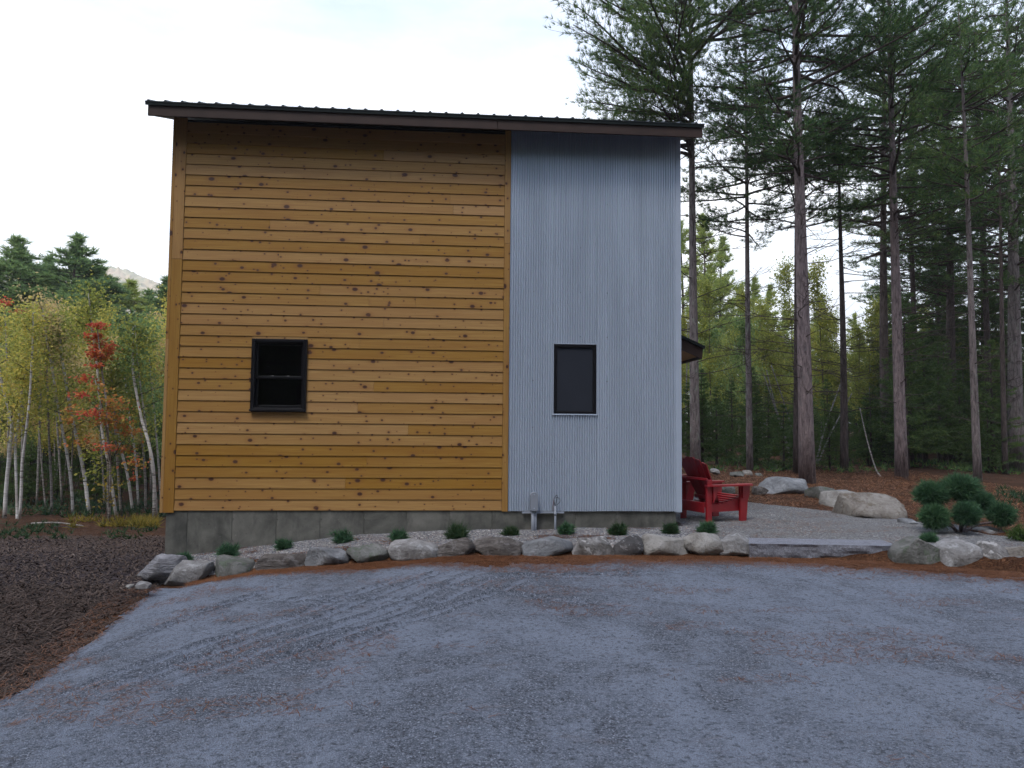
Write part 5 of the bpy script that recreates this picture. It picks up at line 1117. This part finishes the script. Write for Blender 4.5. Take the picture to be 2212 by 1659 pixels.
# ------------------------------------------------------------------ litter and stones on the ground
def Hv(x, y): return H(x, y)+relief(x, y)
r = np.random.default_rng(33)
def flat_needles(X, Y, ln, wd, name, mat, label, cat, z=.006, tilt=.12):
    n = len(X); a = r.uniform(0, 6.283, n); L = ln*r.uniform(.5, 1.2, n); e = r.normal(0, tilt, n); d = np.stack([np.cos(a)*L, np.sin(a)*L, e*L], -1); s = np.stack([-np.sin(a), np.cos(a), 0*a], -1)*wd/2
    c = np.stack([X, Y, Hv(X, Y)+z], -1); V = np.stack([c-d/2-s, c-d/2+s, c+d/2+s*.6, c+d/2-s*.6], 1).reshape(-1, 3); V[:, 2] = np.maximum(V[:, 2], np.repeat(Hv(X, Y)+.002, 4))
    MB().add(V, np.arange(n*4).reshape(-1, 4)).build(name, MT[mat], kind='stuff', label=label, category=cat)
# needles along the stones
X = r.uniform(.9, 12.5, 26000); wS = np.interp(X, [1.2, 2.2, 2.9, 3.6, 4.2, 5.2, 5.9, 7.2, 8.2, 9.5, 12], [.10, .22, .36, .22, .62, .85, .42, .42, .60, .62, .66])
Y = Ys(X)+.05-.12-(wS+.1)*np.abs(r.normal(0, .55, len(X))); keep = Y < Ys(X)+.02
flat_needles(X[keep], Y[keep], .10, .0045, 'needle_drift', 'needle', 'drift of orange pine needles along the foot of the stones', 'pine needles')
# needles scattered on the driveway in clumps, and on the bed
X = r.uniform(.8, 12, 60000); Y = -10.2+8.6*r.uniform(0, 1, 60000)**.8; pr = fbm(X*1.2+3, Y*2.4, 4)
keep = (pr > .60) & (Y < Ys(X)-.1) & (X > xedge(Y)) & (r.uniform(0, 1, len(X)) < .8)
flat_needles(X[keep], Y[keep], .08, .0036, 'driveway_needles', 'needle', 'brown pine needles strewn over the grey driveway gravel', 'pine needles')
X = r.uniform(.2, 12, 26000); Y = r.uniform(-2.2, 5, 26000); keep = (Y > Ys(X)+.1) & ((Y < .0) | (X > 7.4)) & (fbm(X*1.5+40, Y*2.6, 4) > .52)
flat_needles(X[keep], Y[keep], .08, .0045, 'bed_needles', 'needle', 'orange pine needles scattered over the pale gravel bed', 'pine needles')
# bark shreds
X = r.uniform(-7, 1.6, 42000); Y = r.uniform(-8.8, -1.4, 42000); keep = X < xedge(Y)+.02
flat_needles(X[keep], Y[keep], .13, .013, 'bark_shreds', 'chip', 'brown bark shreds of the mulch left of the driveway', 'mulch', .012, .3)
X = r.uniform(-9, .2, 42000); Y = r.uniform(-2.4, 3.4, 42000); keep = (X < xedge(Y)) & ~((X > -.05) & (Y > -.1))
flat_needles(X[keep], Y[keep], .055, .018, 'mulch_chips', 'chip', 'purple grey wood chips covering the slope beside the house', 'mulch', .01, .35)
X = r.uniform(-.3, 1.3, 9000); Y = r.uniform(-8.5, -1.6, 9000); dx = X-xedge(Y); keep = (dx < .08) & (dx > -.35)
flat_needles(X[keep], Y[keep], .11, .004, 'edge_needles', 'needle', 'orange needles along the left rim of the driveway', 'pine needles', .016, .2)
X = r.uniform(6.5, 18, 60000); Y = r.uniform(-2, 14, 60000); keep = (~inpatio(X, Y)) & (Y > Ys(X)+.3) & ((Y > 5) | (X > 8))
flat_needles(X[keep], Y[keep], .13, .010, 'forest_litter', 'needle', 'brown needles and twigs on the forest floor behind the boulders', 'litter', .012, .25)
# pebbles
def pebbles(X, Y, s0, s1, name, mat, label):
    V1, F1 = np.array([[1, 0, 0], [0, 1, 0], [-1, 0, 0], [0, -1, 0], [0, 0, .8], [0, 0, -.4]], float), np.array([[0, 1, 4], [1, 2, 4], [2, 3, 4], [3, 0, 4]])
    n = len(X); s = (s0+(s1-s0)*r.uniform(0, 1, n)**3)[:, None, None]; a = r.uniform(0, 6.283, n); c, q = np.cos(a), np.sin(a)
    W = V1[None]*(1+.35*r.uniform(-1, 1, (n, 6, 1))); W = np.stack([W[..., 0]*c[:, None]-W[..., 1]*q[:, None]*.75, W[..., 0]*q[:, None]+W[..., 1]*c[:, None]*.75, W[..., 2]*.8], -1)*s
    W += np.stack([X, Y, Hv(X, Y)], -1)[:, None]; F = F1[None]+(np.arange(n)*6)[:, None, None]
    MB().add(W.reshape(-1, 3), F.reshape(-1, 3)).build(name, MT[mat], kind='stuff', label=label, category='gravel')
n = 95000; d = 2.6+6.6*r.uniform(0, 1, n)**1.35; a = r.uniform(-.68, .75, n); X = CX+d*np.tan(a)*1.0; Y = CY+d; g_ = fbm(X*.9*1+2, Y*.55*1.4, 4)
keep = (X > xedge(Y)) & (Y < Ys(X)-.05) & (r.uniform(0, 1, n) < np.clip((g_-.40)*5, .12, 1)); pebbles(X[keep], Y[keep], .002, .0075, 'loose_gravel', 'pebble', 'loose grey crushed stones lying on the driveway')
X = r.uniform(.0, 7.6, 28000); Y = -1.5+1.55*r.uniform(0, 1, 28000); keep = (Y > Ys(X)+.12) & (X > .05-Y*.36); pebbles(X[keep], Y[keep], .006, .013, 'bed_pebbles', 'pebble', 'pale round pebbles of the bed along the foundation')
X = r.uniform(7.3, 12.4, 26000); Y = r.uniform(-2.2, 4.5, 26000); keep = (Y > Ys(X)+np.where(X > 9.2, .32, .12)) & inpatio(X, Y); pebbles(X[keep], Y[keep], .005, .011, 'patio_pebbles', 'pebble', 'grey pebbles covering the patio')
open('/tmp/tris','w').write(str(sorted([(len(m.loops)-2*len(m.polygons),m.name) for m in bpy.data.meshes])[-40:])) if False else None
print('tris', sum(sum(len(p.vertices)-2 for p in m.polygons) if len(m.polygons) < 2000 else len(m.loops)-2*len(m.polygons) for m in bpy.data.meshes))
